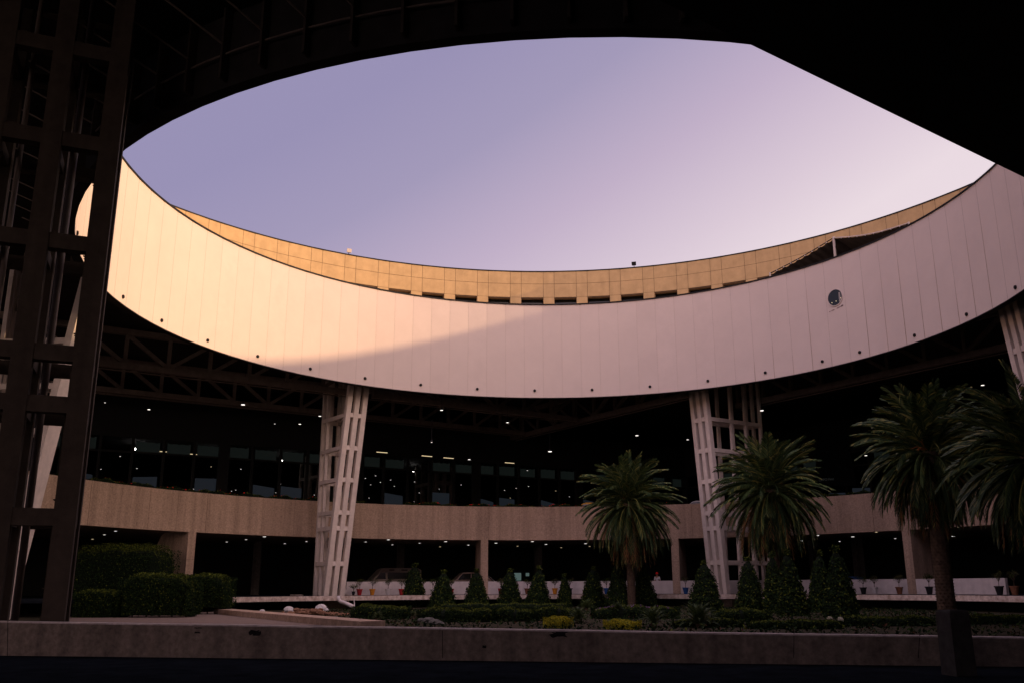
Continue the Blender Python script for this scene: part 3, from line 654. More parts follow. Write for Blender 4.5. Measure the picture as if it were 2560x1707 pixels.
def hedge(path, wd, H, name, label, cat, grp, n, sizes=.12, mp=(.35, .42, .23), mats=None, wavy=.05, z0=G, rnd=4.0, flowers=None, stems=True, gap=0):
    """clipped hedge following a ground path, rounded cross-section"""
    path = [Vector((p[0], p[1], 0)) for p in path]; cum = [0]
    for a, q in zip(path, path[1:]): cum.append(cum[-1]+(q-a).length)
    T = cum[-1]; r_ = np.random.default_rng(int(abs(path[0].x*31+path[0].y*17)*10) % 9999)
    ctr = path[0].lerp(path[-1], .5); o = thing(name, label, cat, (ctr.x, ctr.y, z0), grp); ph = r_.uniform(0, 6, 5)
    def at(s):
        s = max(0, min(T, s)); k = 0
        while k < len(cum)-2 and cum[k+1] < s: k += 1
        f = (s-cum[k])/max(1e-6, cum[k+1]-cum[k]); d = (path[k+1]-path[k]).normalized(); return path[k].lerp(path[k+1], f), d
    def surf(s, a, sc2=1.):
        # a in 0..pi over the arch
        e = 2/rnd; ca, sa = math.cos(a), math.sin(a); X = math.copysign(abs(ca)**e, ca)*wd/2; Zv = gap+(H-gap)*abs(sa)**e
        ends = min(1, (min(s, T-s)/(wd*.5)+.0)); ef = (1-(1-max(0, ends))**3)**.4 if ends < 1 else 1
        wv = 1+wavy*math.sin(s*2.1+ph[0])+wavy*.7*math.sin(s*5.3+ph[1])+.02*math.sin(s*13+ph[2])
        p, d = at(s); sd = Vector((-d.y, d.x, 0)); q = p+sd*X*sc2*max(.25, ef); return Vector((q.x, q.y, z0+Zv*wv*sc2*(.35+.65*ef))), sd*ca+Vector((0, 0, 1))*sa
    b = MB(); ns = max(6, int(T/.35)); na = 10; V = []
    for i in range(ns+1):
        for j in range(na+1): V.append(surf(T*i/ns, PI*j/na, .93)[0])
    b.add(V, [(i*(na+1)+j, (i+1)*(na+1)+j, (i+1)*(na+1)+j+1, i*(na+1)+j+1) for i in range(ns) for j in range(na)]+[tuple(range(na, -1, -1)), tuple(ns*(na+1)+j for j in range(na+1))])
    P = []; Nn = []
    for _ in range(n):
        s = r_.uniform(0, T); uu = r_.random()**(rnd/2); a = math.asin(uu) if r_.random() < H*2/(H*2+wd) else math.acos(uu); a = PI-a if r_.random() < .5 else a; q, nn_ = surf(s, a, r_.uniform(.94, 1.04)); P.append(q); Nn.append(nn_)
    ne = int(n*.25)
    for _ in range(ne):                                   # end faces
        e0 = r_.random() < .5; s = 0 if e0 else T; p, d = at(s); sd = Vector((-d.y, d.x, 0)); z = r_.uniform(gap, H*.95); x = r_.uniform(-.5, .5)*wd*.95
        q = p+sd*x+d*((-1 if e0 else 1)*.02); P.append(Vector((q.x, q.y, z0+z))); Nn.append(d*(-1 if e0 else 1))
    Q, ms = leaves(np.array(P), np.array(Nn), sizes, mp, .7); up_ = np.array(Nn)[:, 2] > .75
    if not mats: ms = np.where(up_ & (r_.random(len(ms)) < .45), 2, np.where(~up_ & (ms == 2) & (r_.random(len(ms)) < .75), 0, ms))     # pale shoots on top, dark sides: overhead light put into leaf colour
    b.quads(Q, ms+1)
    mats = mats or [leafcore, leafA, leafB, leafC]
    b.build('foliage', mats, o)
    if flowers:
        fb = MB(); P = []
        for _ in range(flowers[1]): q, _n = surf(r_.uniform(0, T), r_.uniform(.9, 2.2), 1.03); P.append(q)
        Q, ms = leaves(np.array(P), np.tile([0, -.5, 1.], (len(P), 1)), flowers[2], (1.,), .5, .9); fb.quads(Q, ms); fb.build('flowers', flowers[0], o)['kind'] = 'stuff'
    if stems:
        sb = MB()
        for k in range(max(2, int(T/.8))):
            p, d = at((k+.5)*T/max(2, int(T/.8))); sb.tube([(p.x, p.y, z0), (p.x+random.uniform(-.15, .15), p.y, z0+max(.2, gap*1.3))], .04, 6)
        sb.build('stems', woodm, o)
    return o
def gp(x, y): return az(x, y, G)
def hat(x, ytop, base): return ay(x, ytop, base.y).z-G
# large clipped blocks on the left
def block(x0, x1, ytop, ybase, dep, label, n, gap=0, fl=None):
    a, q = gp(x0, ybase), gp(x1, ybase); a = Vector((a.x, a.y+dep/2, 0)); q = Vector((q.x, q.y+dep/2, 0)); H = hat((x0+x1)/2, ytop, Vector((0, a.y-dep*.3, 0)))
    hedge([a, a.lerp(q, .5), q], dep, H, 'clipped_hedge', label, 'hedge', 'large clipped hedge blocks at left', n, .12, (.34, .40, .26), wavy=.012, rnd=9, gap=gap)
block(150, 392, 1366, 1531, 3.0, 'tallest clipped hedge block, behind the others beside the dark pylon', 12000)
block(292, 464, 1437, 1543, 2.2, 'wide dark clipped hedge block in the middle front of the group', 11000, .12)
block(452, 558, 1437, 1535, 2.0, 'clipped hedge block at the right end of the group, stems showing', 6500, .45)
block(172, 286, 1476, 1543, 1.8, 'lowest clipped hedge block, beside the foot of the dark pylon', 6500)
# low hedge bands
bands = [([(885, 1545), (950, 1548), (1018, 1546)], 1.5, 1513, 'low clipped hedge beside the white drain pipe', 3800),
         ([(1050, 1553), (1110, 1556), (1170, 1553), (1233, 1555)], 1.5, 1521, 'low wavy hedge in front of the second and third cone shrubs', 5200),
         ([(1240, 1552), (1290, 1554), (1335, 1552)], 1.4, 1519, 'low rounded hedge in front of the fourth cone shrub', 3200),
         ([(1335, 1551), (1400, 1553), (1440, 1551)], 1.4, 1519, 'low hedge left of the star shaped cycad', 3000),
         ([(1490, 1546), (1560, 1549), (1640, 1546), (1700, 1544)], 1.8, 1515, 'low flat hedge behind the cycads, purple flowers on top', 4500),
         ([(1790, 1553), (1860, 1556), (1930, 1553)], 1.5, 1524, 'low clipped hedge at the foot of the right pylon', 4200),
         ([(1690, 1566), (1790, 1569), (1860, 1567)], 1.0, 1551, 'thin low hedge strip in front of the right pylon hedge', 2600),
         ([(1880, 1572), (1990, 1573), (2110, 1571)], .9, 1555, 'dim low hedge strip in front of the tallest cone shrubs', 3000),
         ([(2120, 1566), (2240, 1566), (2340, 1562)], 1.2, 1541, 'dim low hedge left of the square concrete post', 3000),
         ([(1100, 1525), (1180, 1526), (1420, 1524)], 1.2, 1508, 'narrow strip of hedge among the cone shrub feet', 4000),
         ([(2440, 1560), (2520, 1560), (2650, 1560)], 1.4, 1538, 'dim low hedge right of the square concrete post', 3000)]
for pth, wd, yt, lab, n in bands:
    ym = sum(p[1] for p in pth)/len(pth); P = [gp(p[0], p[1]*.12+ym*.88) for p in pth]; H = max(.3, hat(pth[1][0], yt, P[1])); fl = (purp, 90, .09) if 'purple' in lab else None
    hedge([(p.x, p.y+wd*.5) for p in P], wd, H, 'low_hedge', lab, 'hedge', 'low hedges in the court garden', n, .10, flowers=fl, stems=False, rnd=3.2, wavy=.08)
for x0, x1, yt, yb, lab in ((1362, 1428, 1541, 1568, 'bright yellow rounded shrub left of the star shaped cycad'), (1513, 1602, 1549, 1571, 'bright yellow low spreading shrub just behind the wall')):
    a, q = gp(x0+4, yb), gp(x1-4, yb); H = max(.35, hat((x0+x1)/2, yt, a))
    hedge([(a.x, a.y), (a.lerp(q, .5).x, a.y+.1), (q.x, q.y)], 1.0, H, 'yellow_shrub', lab, 'shrub', 'yellow shrubs', 2400, .07, (.5, .35, .15), [leafcore, yellow, yellow2, leafC], .1, rnd=2.4, stems=False)
# ground cover: one object nobody could count
b = MB(); P = []; r_ = np.random.default_rng(5)
k = 15000; xs = r_.uniform(-14, 26, k); ys = r_.uniform(24, 66, k)
wl = WA.y+(xs-WA.x)*(WB.y-WA.y)/(WB.x-WA.x)
e0, e1 = gp(560, 1524), gp(905, 1562)
lim = e0.x+(ys-e0.y)/(e1.y-e0.y)*(e1.x-e0.x)
ok = (ys > wl+.5) & (xs > lim+.5); xs, ys = xs[ok], ys[ok]
P = np.stack([xs, ys, G+r_.uniform(.02, .14, len(xs))], 1); Q, ms = leaves(P, np.tile([0, 0, 1.], (len(xs), 1)), .16, (.58, .33, .06, .03), .8); b.quads(Q, ms)
tag(b.build('ground_cover', [leafA, leafB, redl, leafC], origin=(0, 0, G)), 'patchy low plants and dry leaves over the court garden soil', 'ground cover', None, 'stuff')

# ---- spiky cycads
def cycad(x, yb, hwp, ytop, label, n=46, trunk=0):
    base = gp(x, yb); base.z = G; rad = hwp*base.y/F; top = max(.3, hat(x, ytop, base)); o = thing('cycad', label, 'cycad', base, 'cycads in the court garden')
    c0 = base+Vector((0, 0, trunk+.1)); Q = []; ms = []
    for i in range(n):
        a = i*2.39996+random.uniform(-.15, .15); el = math.pi/2*(.12+.82*(i/n)**.8); Lf = rad*random.uniform(.9, 1.12)*(1.0+.15*math.sin(el)); d = Vector((math.cos(a), math.sin(a), 0)); pts = []
        for k in range(11):
            t = k/10; e2 = el-t*t*1.05; pts.append((pts[-1][0]+(d*math.cos(e2)+Vector((0, 0, math.sin(e2))))*Lf/10, e2) if pts else (c0, el))
        sd = Vector((-d.y, d.x, 0))
        for k in range(1, 11):
            p, e2 = pts[k]; fw = (p-pts[k-1][0]).normalized(); ln = rad*.20*math.sin(PI*min(.97, k/10*.9+.08))
            for sg_ in (-1, 1):
                for hh in (0, .5):
                    p_ = p-fw*hh*Lf/10; tip = p_+(sd*sg_*.9+fw*.6+Vector((0, 0, .25))).normalized()*ln; w2 = fw*Lf*.018
                    Q.append([p_-w2, p_+w2, tip+w2*.2, tip-w2*.2]); ms.append(random.choice((0, 0, 1, 1, 2)))
    b = MB(); b.quads(np.array([[list(v) for v in q] for q in Q]), ms); b.build('fronds', [palmA, palmB, leafC], o)
    b = MB(); b.tube([base, c0+Vector((0, 0, .05))], [.16, .12], 9); b.build('trunk', trunkm, o)
cycad(944, 1552, 19, 1520, 'small round cycad against the hedge by the drain pipe')
cycad(1032, 1545, 15, 1510, 'small cycad below the leftmost cone shrub')
cycad(1446, 1555, 33, 1515, 'star shaped cycad right of the yellow rounded shrub')
cycad(1467, 1524, 24, 1501, 'broad cycad in front of the seventh cone shrub')
cycad(1544, 1546, 20, 1506, 'upright cycad on a short stem in front of the eighth cone shrub', trunk=.35)
cycad(1634, 1565, 42, 1517, 'dense dark cycad right of the low yellow shrub')
cycad(1748, 1568, 56, 1512, 'widest cycad, in front of the tenth cone shrub', 60)

# ---- flowers
for x, yb, yt, m, lab in ((2076, 1566, 1546, wfl, 'white globe flower, left of the pair by the tall cone shrub'), (2103, 1566, 1548, wfl, 'white globe flower, right of the pair by the tall cone shrub'), (2043, 1570, 1556, lilac, 'blue globe flower in the dim hedge strip')):
    base = gp(x, yb); base.z = G; H = hat(x, yt, base); o = thing('globe_flower', lab, 'flower', base, 'globe flowers'); b = MB(); b.tube([base, base+Vector((0, 0, H))], .012, 5); b.build('stem', leafB, o)
    n = 130; v = rng.normal(0, 1, (n, 3)); v /= np.linalg.norm(v, axis=1)[:, None]; b = MB(); Q, ms = leaves(v*.10+np.array(base)+[0, 0, H], v, .06, (1.,), .5, .8); b.quads(Q, ms); b.build('flower_head', m, o)

# ================================================================ palms
def palm(base, czz, rad, label, seed, n=125, skirt=1.35, tr=.33):
    rs = random.Random(seed); base = Vector(base); base.z = G; o = thing('palm_tree', label, 'palm tree', base, 'date palms in the court garden')
    c0 = Vector((base.x, base.y, czz)); green = MB(); dead = MB(); fr = MB()
    def frond(a, el, Lf, b, choose, bend, dens=40):
        d = Vector((math.cos(a), math.sin(a), 0)); K = 12; p = c0+Vector((0, 0, -.25+.35*max(0, math.sin(el))))+d*.14; pts = [p]; es = [el]
        for k in range(K):
            t = (k+1)/K; e2 = el-bend*t**1.4; e2 = max(e2, -1.5); p = p+(d*math.cos(e2)+Vector((0, 0, math.sin(e2))))*Lf/K; pts.append(p); es.append(e2)
        sd = Vector((-d.y, d.x, 0)); tw = rs.uniform(-.5, .5)
        b.tube(pts[::2]+([pts[-1]] if K % 2 else []), [.035*(1-i/8)+.006 for i in range(len(pts[::2]))], 4, choose(), cap=False)
        Q = []; ms = []
        for i in range(dens):
            t = .10+.9*i/(dens-1); f = t*K; k = min(K-1, int(f)); p = pts[k].lerp(pts[k+1], f-k); fw = (pts[k+1]-pts[k]).normalized(); up = fw.cross(sd) if fw.cross(sd).z > 0 else sd.cross(fw)
            ln = Lf*.17*(math.sin(PI*min(1, .12+t*.82))**.6+.12); s2 = (sd*math.cos(tw)+up*math.sin(tw))
            for sg_ in (-1, 1):
                dr = (s2*sg_*.55+fw*.9+up*.32+Vector((0, 0, -.22-.2*rs.random()))).normalized(); mid = p+dr*ln*.5; tip = p+dr*ln+Vector((0, 0, -ln*.14)); w2 = (fw*.7+up*.35).normalized()*Lf*.0145
                Q.append([p-w2*.7, mid-w2, tip, mid+w2]); ms.append(choose())
        b.quads(np.array([[list(v) for v in q] for q in Q]), ms)
    for i in range(n):
        t = i/n; a = i*2.39996+rs.uniform(-.2, .2); el = R(88-116*t+rs.uniform(-10, 10)); Lf = rad*rs.uniform(.86, 1.12)*(1.0+.08*t)
        frond(a, el, Lf, green, lambda: rs.choices((0, 1, 2), (.42, .44, .14))[0], rs.uniform(.6, 1.2)+.15*t)
    for i in range(int(n*.75)):
        t = rs.random(); a = rs.uniform(0, 2*PI); el = R(-22-50*t)
        frond(a, el, rad*rs.uniform(.85, 1.15)*skirt*.88, green, lambda: rs.choices((0, 1, 2), (.7, .22, .08))[0], .9+.4*rs.random(), 22)
    for i in range(int(n*.5)):
        t = rs.random(); a = rs.uniform(0, 2*PI); el = R(-30-48*t)
        frond(a, el, rad*rs.uniform(.75, 1.05)*skirt, dead, lambda: rs.choices((0, 1, 2), (.62, .2, .18))[0], 1.0, 12)
    green.build('crown', [palmA, palmB, palmC], o); dead.build('hanging_dry_fronds', [deadf, palmA, palmC], o)
    for i in range(26):
        a = rs.uniform(0, 2*PI); d = Vector((math.cos(a), math.sin(a), 0)); p = c0+d*.25+Vector((0, 0, .1)); q = p+d*rs.uniform(.35, .8)+Vector((0, 0, rs.uniform(-.2, .5)))
        fr.tube([p, p.lerp(q, .5)+Vector((0, 0, .12)), q], [.035, .03, .012], 5)
    fr.build('fruit_stalks', orange, o)
    H = czz-G; K = 26; tb = MB(); pts = [base+(c0-base)*(k/K) for k in range(K+1)]; tb.tube(pts, [tr*(1.12-.12*k/K)*(1.15 if k == 0 else 1)+(.0 if k < K-3 else .10) for k in range(K+1)], 14)
    r0 = 0; rows = int(H/.13)
    for k in range(rows):                                # diamond leaf scars
        for j in range(11):
            th = 2*PI*(j+.5*(k % 2))/11; z = G+H*(k+.5)/rows; rr = tr*(1.12-.12*(z-G)/H); u_ = Vector((math.cos(th), math.sin(th), 0)); s2 = Vector((-u_.y, u_.x, 0)); p = Vector((base.x, base.y, z))+u_*rr*.99
            tb.add([p-s2*.085, p-Vector((0, 0, .05)), p+s2*.085, p+u_*.05+Vector((0, 0, .045))], [(0, 1, 3), (1, 2, 3), (0, 3, 2)])
    tb.build('trunk', trunkm, o)
def palmat(xc, yc, Y, hwp, *a, **k):
    c = ay(xc, yc, Y); palm((c.x, c.y, G), c.z, hwp*Y/F*1.02, *a, **k)
palmat(1571, 1255, 70, 116, 'date palm farthest left, brown dry fronds hanging below its crown', 1, skirt=1.22, tr=.28)
palmat(1925, 1222, 66, 137, 'date palm in front of the right white pylon', 2, skirt=1.15)
palmat(2322, 1130, 39, 168, 'dark date palm rising behind the square concrete post', 3, skirt=1.1)
palmat(2585, 1135, 30, 205, 'darkest date palm, crown cut off by the right edge', 4, skirt=1.1)

# ================================================================ square concrete post, rubble, pipe, rocks, kerb
p = az(2412, 1690, G); b = MB(); ux = Vector((.97, .2, 0)).normalized(); ux2 = Vector((-ux.y, ux.x, 0)); zt_ = ay(2400, 1524, p.y).z; V = []
for z, hx in ((G-.02, .21), (zt_-.04, .20), (zt_, .17)):
    for a, q in ((-1, -1), (1, -1), (1, 1), (-1, 1)): v = Vector((p.x, p.y+.2, z))+ux*hx*a+ux2*hx*q; V.append(v)
b.add(V, [(0, 1, 5, 4), (1, 2, 6, 5), (2, 3, 7, 6), (3, 0, 4, 7), (4, 5, 9, 8), (5, 6, 10, 9), (6, 7, 11, 10), (7, 4, 8, 11), (8, 9, 10, 11)])
tag(b.build('concrete_post', mat('post_concrete', (.06, .055, .05), .95, .4, 5, .8)), 'square concrete post standing in front of the low wall at right', 'post')
# long kerb beam
a, q = gp(556, 1533), gp(930, 1571); b = MB(); a.z = q.z = 0; dk = (q-a).normalized()
b.box(((a+q)/2)[:2], dk, (q-a).length/2, .55, G, G+.30); tag(b.build('kerb_beam', conc), 'long low concrete kerb slanting from the hedge blocks to the wall', 'kerb')
# rubble heap
def blob(b, c, rx, ry, rz, seed, n=10, m=0):
    r2 = random.Random(seed); V = []; rings = 6
    for i in range(1, rings):
        ph = PI*i/rings
        for j in range(n): t = 2*PI*j/n; k = r2.uniform(.8, 1.12); V.append((c[0]+rx*math.sin(ph)*math.cos(t)*k, c[1]+ry*math.sin(ph)*math.sin(t)*k, c[2]+rz*math.cos(ph)*r2.uniform(.9, 1.1)))
    V += [(c[0], c[1], c[2]+rz), (c[0], c[1], c[2]-rz)]
    f = [(i*n+j, (i+1)*n+j, (i+1)*n+(j+1) % n, i*n+(j+1) % n) for i in range(rings-2) for j in range(n)]
    f += [(len(V)-2, j, (j+1) % n) for j in range(n)]+[(len(V)-1, (rings-2)*n+(j+1) % n, (rings-2)*n+j) for j in range(n)]
    b.add(V, f, m)
b = MB(); c1, c2 = gp(715, 1541), gp(845, 1537)
for i in range(260):
    t = random.random(); c = c1.lerp(c2, t); c = Vector((c.x+random.uniform(-.5, .5), c.y+random.uniform(-1.5, 1.8), G+random.uniform(0, .38)*math.sin(PI*min(1, t+.12)))); r2 = random.uniform(.05, .17); blob(b, c, r2*1.3, r2, r2*.7, i, 6)
tag(b.build('rubble_heap', rubble), 'heap of reddish earth and rubble below the left pylon', 'rubble', None, 'stuff')
for x, y, s, lab in ((722, 1527, .42, 'crumpled white bag at the left end of the rubble'), (803, 1524, .5, 'crumpled white bag on the rubble below the pylon'), (655, 1527, .25, 'small white bag beside the slanting kerb')):
    c = gp(x, y+6); b = MB(); blob(b, (c.x, c.y, G+s*.5), s*.8, s*.6, s*.6, x, 12); blob(b, (c.x+s*.5, c.y, G+s*.3), s*.5, s*.4, s*.3, x+1, 10); tag(b.build('plastic_bag', bagm, origin=(c.x, c.y, G)), lab, 'bag', 'white bags on the rubble')
for i, (x, y, s) in enumerate(((885, 1556, .42), (902, 1555, .36), (1055, 1550, .30), (1072, 1553, .42), (1088, 1557, .38), (1101, 1558, .25), (838, 1544, .28))):
    c = gp(x, y+4); b = MB(); blob(b, (c.x, c.y, G+s*.2), s*.8, s*.6, s*.45, x, 11)
    tag(b.build('pale_rock', rock, origin=(c.x, c.y, G)), '%s pale rock from the left at the edge of the planting' % ordn(sorted((885, 902, 1055, 1072, 1088, 1101, 838)).index(x)), 'rock', 'pale rocks in the garden')
a = ay(846, 1495, 69.5); b = MB(); b.tube([a+Vector((0, 0, .2)), a, a+Vector((.15, 0, -.22)), ay(862, 1506, 69), ay(883, 1515, 68)], .14, 10)
o = tag(b.build('drain_pipe', pvc, smooth=True), 'white bent drain pipe coming out from under the slab edge', 'pipe')
b = MB(); p = ay(884, 1508, 70); b.tube([p+Vector((0, 0, .5)), p+Vector((.1, 0, -.4))], .04, 6); tag(b.build('thin_pipe', pvc), 'thin upright pipe hanging from the slab edge beside the drain pipe', 'pipe')
b = MB(); p = az(834, 1520, G); b.box((p.x, 73.5), (1, -.1, 0), 1.0, .8, G, -.98); tag(b.build('support_block', conc), 'rough concrete support block under the slab at the left pylon', 'block')
for x0, x1, yy in ((727, 757, 1486), (795, 870, 1484)):
    p, q = az(x0, yy, -.62), az(x1, yy+.5, -.62); p.y = q.y = min(p.y, 78); b = MB(); p = ay(x0, yy, 74.8); q = ay(x1, yy+.5, 74.6); b.bar((p.x, p.y, -.60), (q.x, q.y, -.60), .22, .07)
    tag(b.build('loose_plank', slabm), 'pale plank lying on the slab edge, %s the left pylon' % ('left of' if x0 < 760 else 'at the foot of'), 'plank')

# ================================================================ potted trees
def potted(i, px_, col, lab, tree=True, sc2=1.0, bs=0):
    a = ang(acyl(px_, 1470, 32.3)); base = pol(32.3, a, -.65); o = thing('potted_tree', lab, 'potted plant', base, 'potted trees along the barrier'); r2 = random.Random(i)
    h = .50*sc2; b = MB(); V = []; prof = [(.15, 0), (.235, h*.86), (.27, h*.86), (.27, h), (.23, h), (.22, h*.9)]; n = 14
    for rr, z in prof:
        for j in range(n): t = 2*PI*j/n; V.append((base.x+rr*sc2*math.cos(t), base.y+rr*sc2*math.sin(t), base.z+z))
    b.add(V, [(k*n+j, k*n+(j+1) % n, (k+1)*n+(j+1) % n, (k+1)*n+j) for k in range(len(prof)-1) for j in range(n)]+[tuple(range(n-1, -1, -1)), tuple((len(prof)-1)*n+j for j in range(n))])
    b.build('pot', potc[col], o)
    T = base+Vector((0, 0, h*.9)); H = .82*sc2; b = MB(); b.tube([T, T+Vector((.02, 0, H*.4))], [.025, .02], 6); tips = []
    for k in range(9):
        aa = k*2.4; q = T+Vector((math.cos(aa)*r2.uniform(.12, .30), math.sin(aa)*.25, H*r2.uniform(.65, 1)))*1.0; b.tube([T+Vector((.02, 0, H*.35)), q], [.014, .006], 4, cap=False); tips.append(q)
    b.build('trunk', woodm, o)
    if tree:
        P = []
        for q in tips:
            for _ in range(38): P.append(q+Vector((r2.gauss(0, .085), r2.gauss(0, .085), r2.gauss(0, .07))))
        b = MB(); Q, ms = leaves(np.array([list(v) for v in P]), np.tile([0, -.3, 1.], (len(P), 1)), .075, (.45, .3, .25), .9); b.quads(Q, ms); b.build('foliage', [greyleaf, leafB, leafC] if i % 3 else [leafA, leafB, leafC], o)
pots = [(884, 'black', 'tiny plant in a small black pot, first from the left pylon', .62), (899, 'red', 'potted tree in a red pot next to the tiny black pot', 1), (931, 'orange', 'potted tree in an orange pot, left of the white pot', 1),
        (970, 'white', 'potted tree in a white pot, left of the first cone shrub', 1), (1004, 'red', 'potted tree in a red pot, half hidden by the first cone shrub', 1), (1056, 'brown', 'potted tree between the first two cone shrubs, pot hidden', 1),
        (1082, 'white', 'potted tree just left of the second cone shrub top', 1), (1128, 'red', 'potted tree in a red pot, right of the second cone shrub', 1), (1252, 'red', 'leafless looking tree in a dark red pot, left of the fourth cone shrub', 1),
        (1318, 'brown', 'potted tree left of the fifth cone shrub, pot hidden', 1), (1387, 'orange', 'potted tree in an orange pot, left of the thin sixth cone shrub', 1), (1424, 'black', 'potted tree in a black pot, right of the thin sixth cone shrub', 1),
        (1516, 'blue', 'potted tree in a bright blue pot, left of the eighth cone shrub', 1), (1592, 'brown', 'potted tree left of the ninth cone shrub, pot hidden', 1), (1714, 'blue', 'potted tree in a blue pot beside the concrete pillar', 1.05),
        (2158, 'black', 'potted tree in a black pot, right of the last cone shrub', 1), (2186, 'white', 'potted tree in a dim white pot, right of the black pot', 1), (2248, 'brown', 'potted tree in a brown pot, left of the right hand pillar', 1.05),
        (2323, 'black', 'potted tree in a black pot, right of the right hand pillar', 1.1), (2498, 'black', 'potted tree in a black pot near the right edge', 1.15), (2536, 'brown', 'potted tree in a brown pot at the right edge', 1.15)]
for i, (x, c, lab, s2) in enumerate(pots): potted(i, x, c, lab, True, s2)
# small bottle by the pylon
p = pol(32.0, ang(acyl(863, 1470, 32)), -.65); b = MB(); b.tube([p, p+Vector((0, 0, .38)), p+Vector((0, 0, .5)), p+Vector((0, 0, .62))], [.12, .12, .05, .05], 10); tag(b.build('plastic_canister', barr, smooth=True), 'small pale canister at the foot of the left pylon', 'canister')

# ================================================================ planting along the parapet top
for i, (a0, a1, red) in enumerate(((163, 141, 1), (141, 118, 1), (112, 104, 1), (103, 92, 1), (91, 70, 1), (52, 40, 0))):
    P = [pol(34.15, a, 0) for a in np.linspace(a0, a1, 10)]
    hedge([(p.x, p.y) for p in P], .45, .34 if i < 3 else .28, 'flower_bed', '%s planting strip from the left on the parapet, %s' % (ordn(i), 'dotted with red flowers' if red else 'dim green'), 'flower bed', 'planting strips on the parapet', 1500, .12, (.4, .4, .2), wavy=.28, z0=6.95, rnd=2.2, stems=False,
          flowers=(redfl, 34, .13) if red else None)

# ================================================================ vehicles
BON = [(-.003, .72), (-.003, .90), (.03, .97), (.27, 1.13), (.27, .72)]
def vehicle(name, label, cat, x_front, rad_, length, prof, wprof, width, paint, flip, z0, group=None, wheels=(.18, .80), roofbox=False, az_in=None, slots=()):
    """side profile (s,z) extruded across; front at pixel x_front, body runs tangentially"""
    a = ang(acyl(x_front, 1440, rad_)) if az_in is None else az_in; f = pol(rad_, a, z0); tg_ = Vector((math.sin(R(a)), -math.cos(R(a)), 0))*(1 if flip else -1); sd = Vector((math.cos(R(a)), math.sin(R(a)), 0))
    o = thing(name, label, cat, f+tg_*length/2, group)
    def ext(pr, y0, y1, m, nm, tap=0.):
        V = []; n = len(pr)
        for y in (y0, y1):
            for s, z in pr: k = tap*max(0, z-.95); V.append(f+tg_*s*length+Vector((0, 0, z))+sd*(y+(k if y == y0 else -k)))
        b = MB(); b.add(V, [tuple(range(n)), tuple(range(2*n-1, n-1, -1))]+[(i, n+i, n+(i+1) % n, (i+1) % n) for i in range(n)]); return b.build(nm, m, o)
    ext(prof, 0, width, paint, 'body', .13)
    for wpr in wprof: ext(wpr, -.012, width+.012, glassd, 'side_window', .13)
    for s in wheels:
        for y in (.02, width-.24):
            c = f+tg_*s*length+Vector((0, 0, .34)); b = MB(); b.tube([c+sd*y, c+sd*(y+.22)], .34, 18); wo = b.build('wheel', rubberm, o); b = MB(); b.tube([c+sd*(y-.012), c+sd*(y+.232)], .20, 14); b.build('rim', chrome, wo)
    if 'red bonnet' in label: ext(BON, -.02, width+.02, carr, 'bonnet', .0)
    for y in (.12, width-.32):
        c = f+tg_*(-.01)+Vector((0, 0, .72))+sd*y; b = MB(); b.bar(c, c+sd*.24, .12, .06); b.build('headlight', carw, o)
    for s0, s1, z in slots:
        b = MB(); p, q = f+tg_*s0*length+Vector((0, 0, z))-sd*-.12, f+tg_*s1*length+Vector((0, 0, z))-sd*-.12; b.bar(p, q, .10, .05, Vector((0, 0, 1))); b.build('roof_vent', black, o)
    b = MB(); c = f+tg_*.27*length+Vector((0, 0, 1.05)); b.bar(c-sd*.20, c-sd*.02, .16, .12); b.build('mirror', black, o)
    return o
zr = -.65
van = [(0, .35), (0, .95), (.06, 1.08), (.19, 1.30), (.30, 2.0), (.34, 2.25), (.40, 2.38), (.94, 2.38), (.995, 2.2), (1, .35)]
vehicle('passenger_van', 'silver high roof passenger van behind the barrier, right of the left pylon', 'van', 903, 40, 5.9, van, [[(.235, 1.38), (.315, 1.95), (.40, 1.95), (.40, 1.38)], [(.43, 1.38), (.43, 1.98), (.96, 1.98), (.96, 1.38)]], 1.95, vanp, True, zr, wheels=(.18, .8), slots=((.46, .54, 2.2), (.66, .76, 2.2)))
car = [(0, .35), (0, .80), (.03, .88), (.24, 1.02), (.38, 1.52), (.45, 1.60), (.85, 1.58), (.97, 1.10), (1, 1.0), (1, .35)]
vehicle('parked_car', 'dark brown car behind the barrier, left of the middle pillar', 'car', 1110, 37, 4.5, [(s, z*1.22) for s, z in car], [[(.29, 1.28), (.385, 1.80), (.56, 1.84), (.56, 1.28)], [(.58, 1.28), (.58, 1.84), (.80, 1.82), (.88, 1.28)]], 1.8, carp, True, zr, 'cars on the lower road')
vehicle('parked_car', 'pale car with a red bonnet behind the barrier, right of the middle pillar', 'car', 1266, 41, 4.3, [(s, z*1.08) for s, z in car], [[(.28, 1.15), (.385, 1.58), (.56, 1.62), (.56, 1.15)], [(.58, 1.15), (.58, 1.62), (.80, 1.6), (.88, 1.15)]], 1.75, carw, False, zr, 'cars on the lower road')
vehicle('parked_car', 'bluish car mostly hidden behind the barrier at right, beyond the last cone shrub', 'car', 2180, 38, 4.3, [(s, z*.86) for s, z in car], [[(.3, .98), (.39, 1.26), (.56, 1.28), (.56, .98)], [(.58, .98), (.58, 1.28), (.80, 1.26), (.88, .98)]], 1.75, potc['blue'], False, zr, 'cars on the lower road')
vehicle('taxi', 'white and yellow taxi on the raised road, left of the first palm crown', 'taxi', 1415, 35.0, 4.4, [(s, z*.98) for s, z in car], [[(.28, 1.04), (.385, 1.42), (.56, 1.46), (.56, 1.04)], [(.58, 1.04), (.58, 1.46), (.80, 1.44), (.88, 1.04)]], 1.75, cary, True, 5.95)
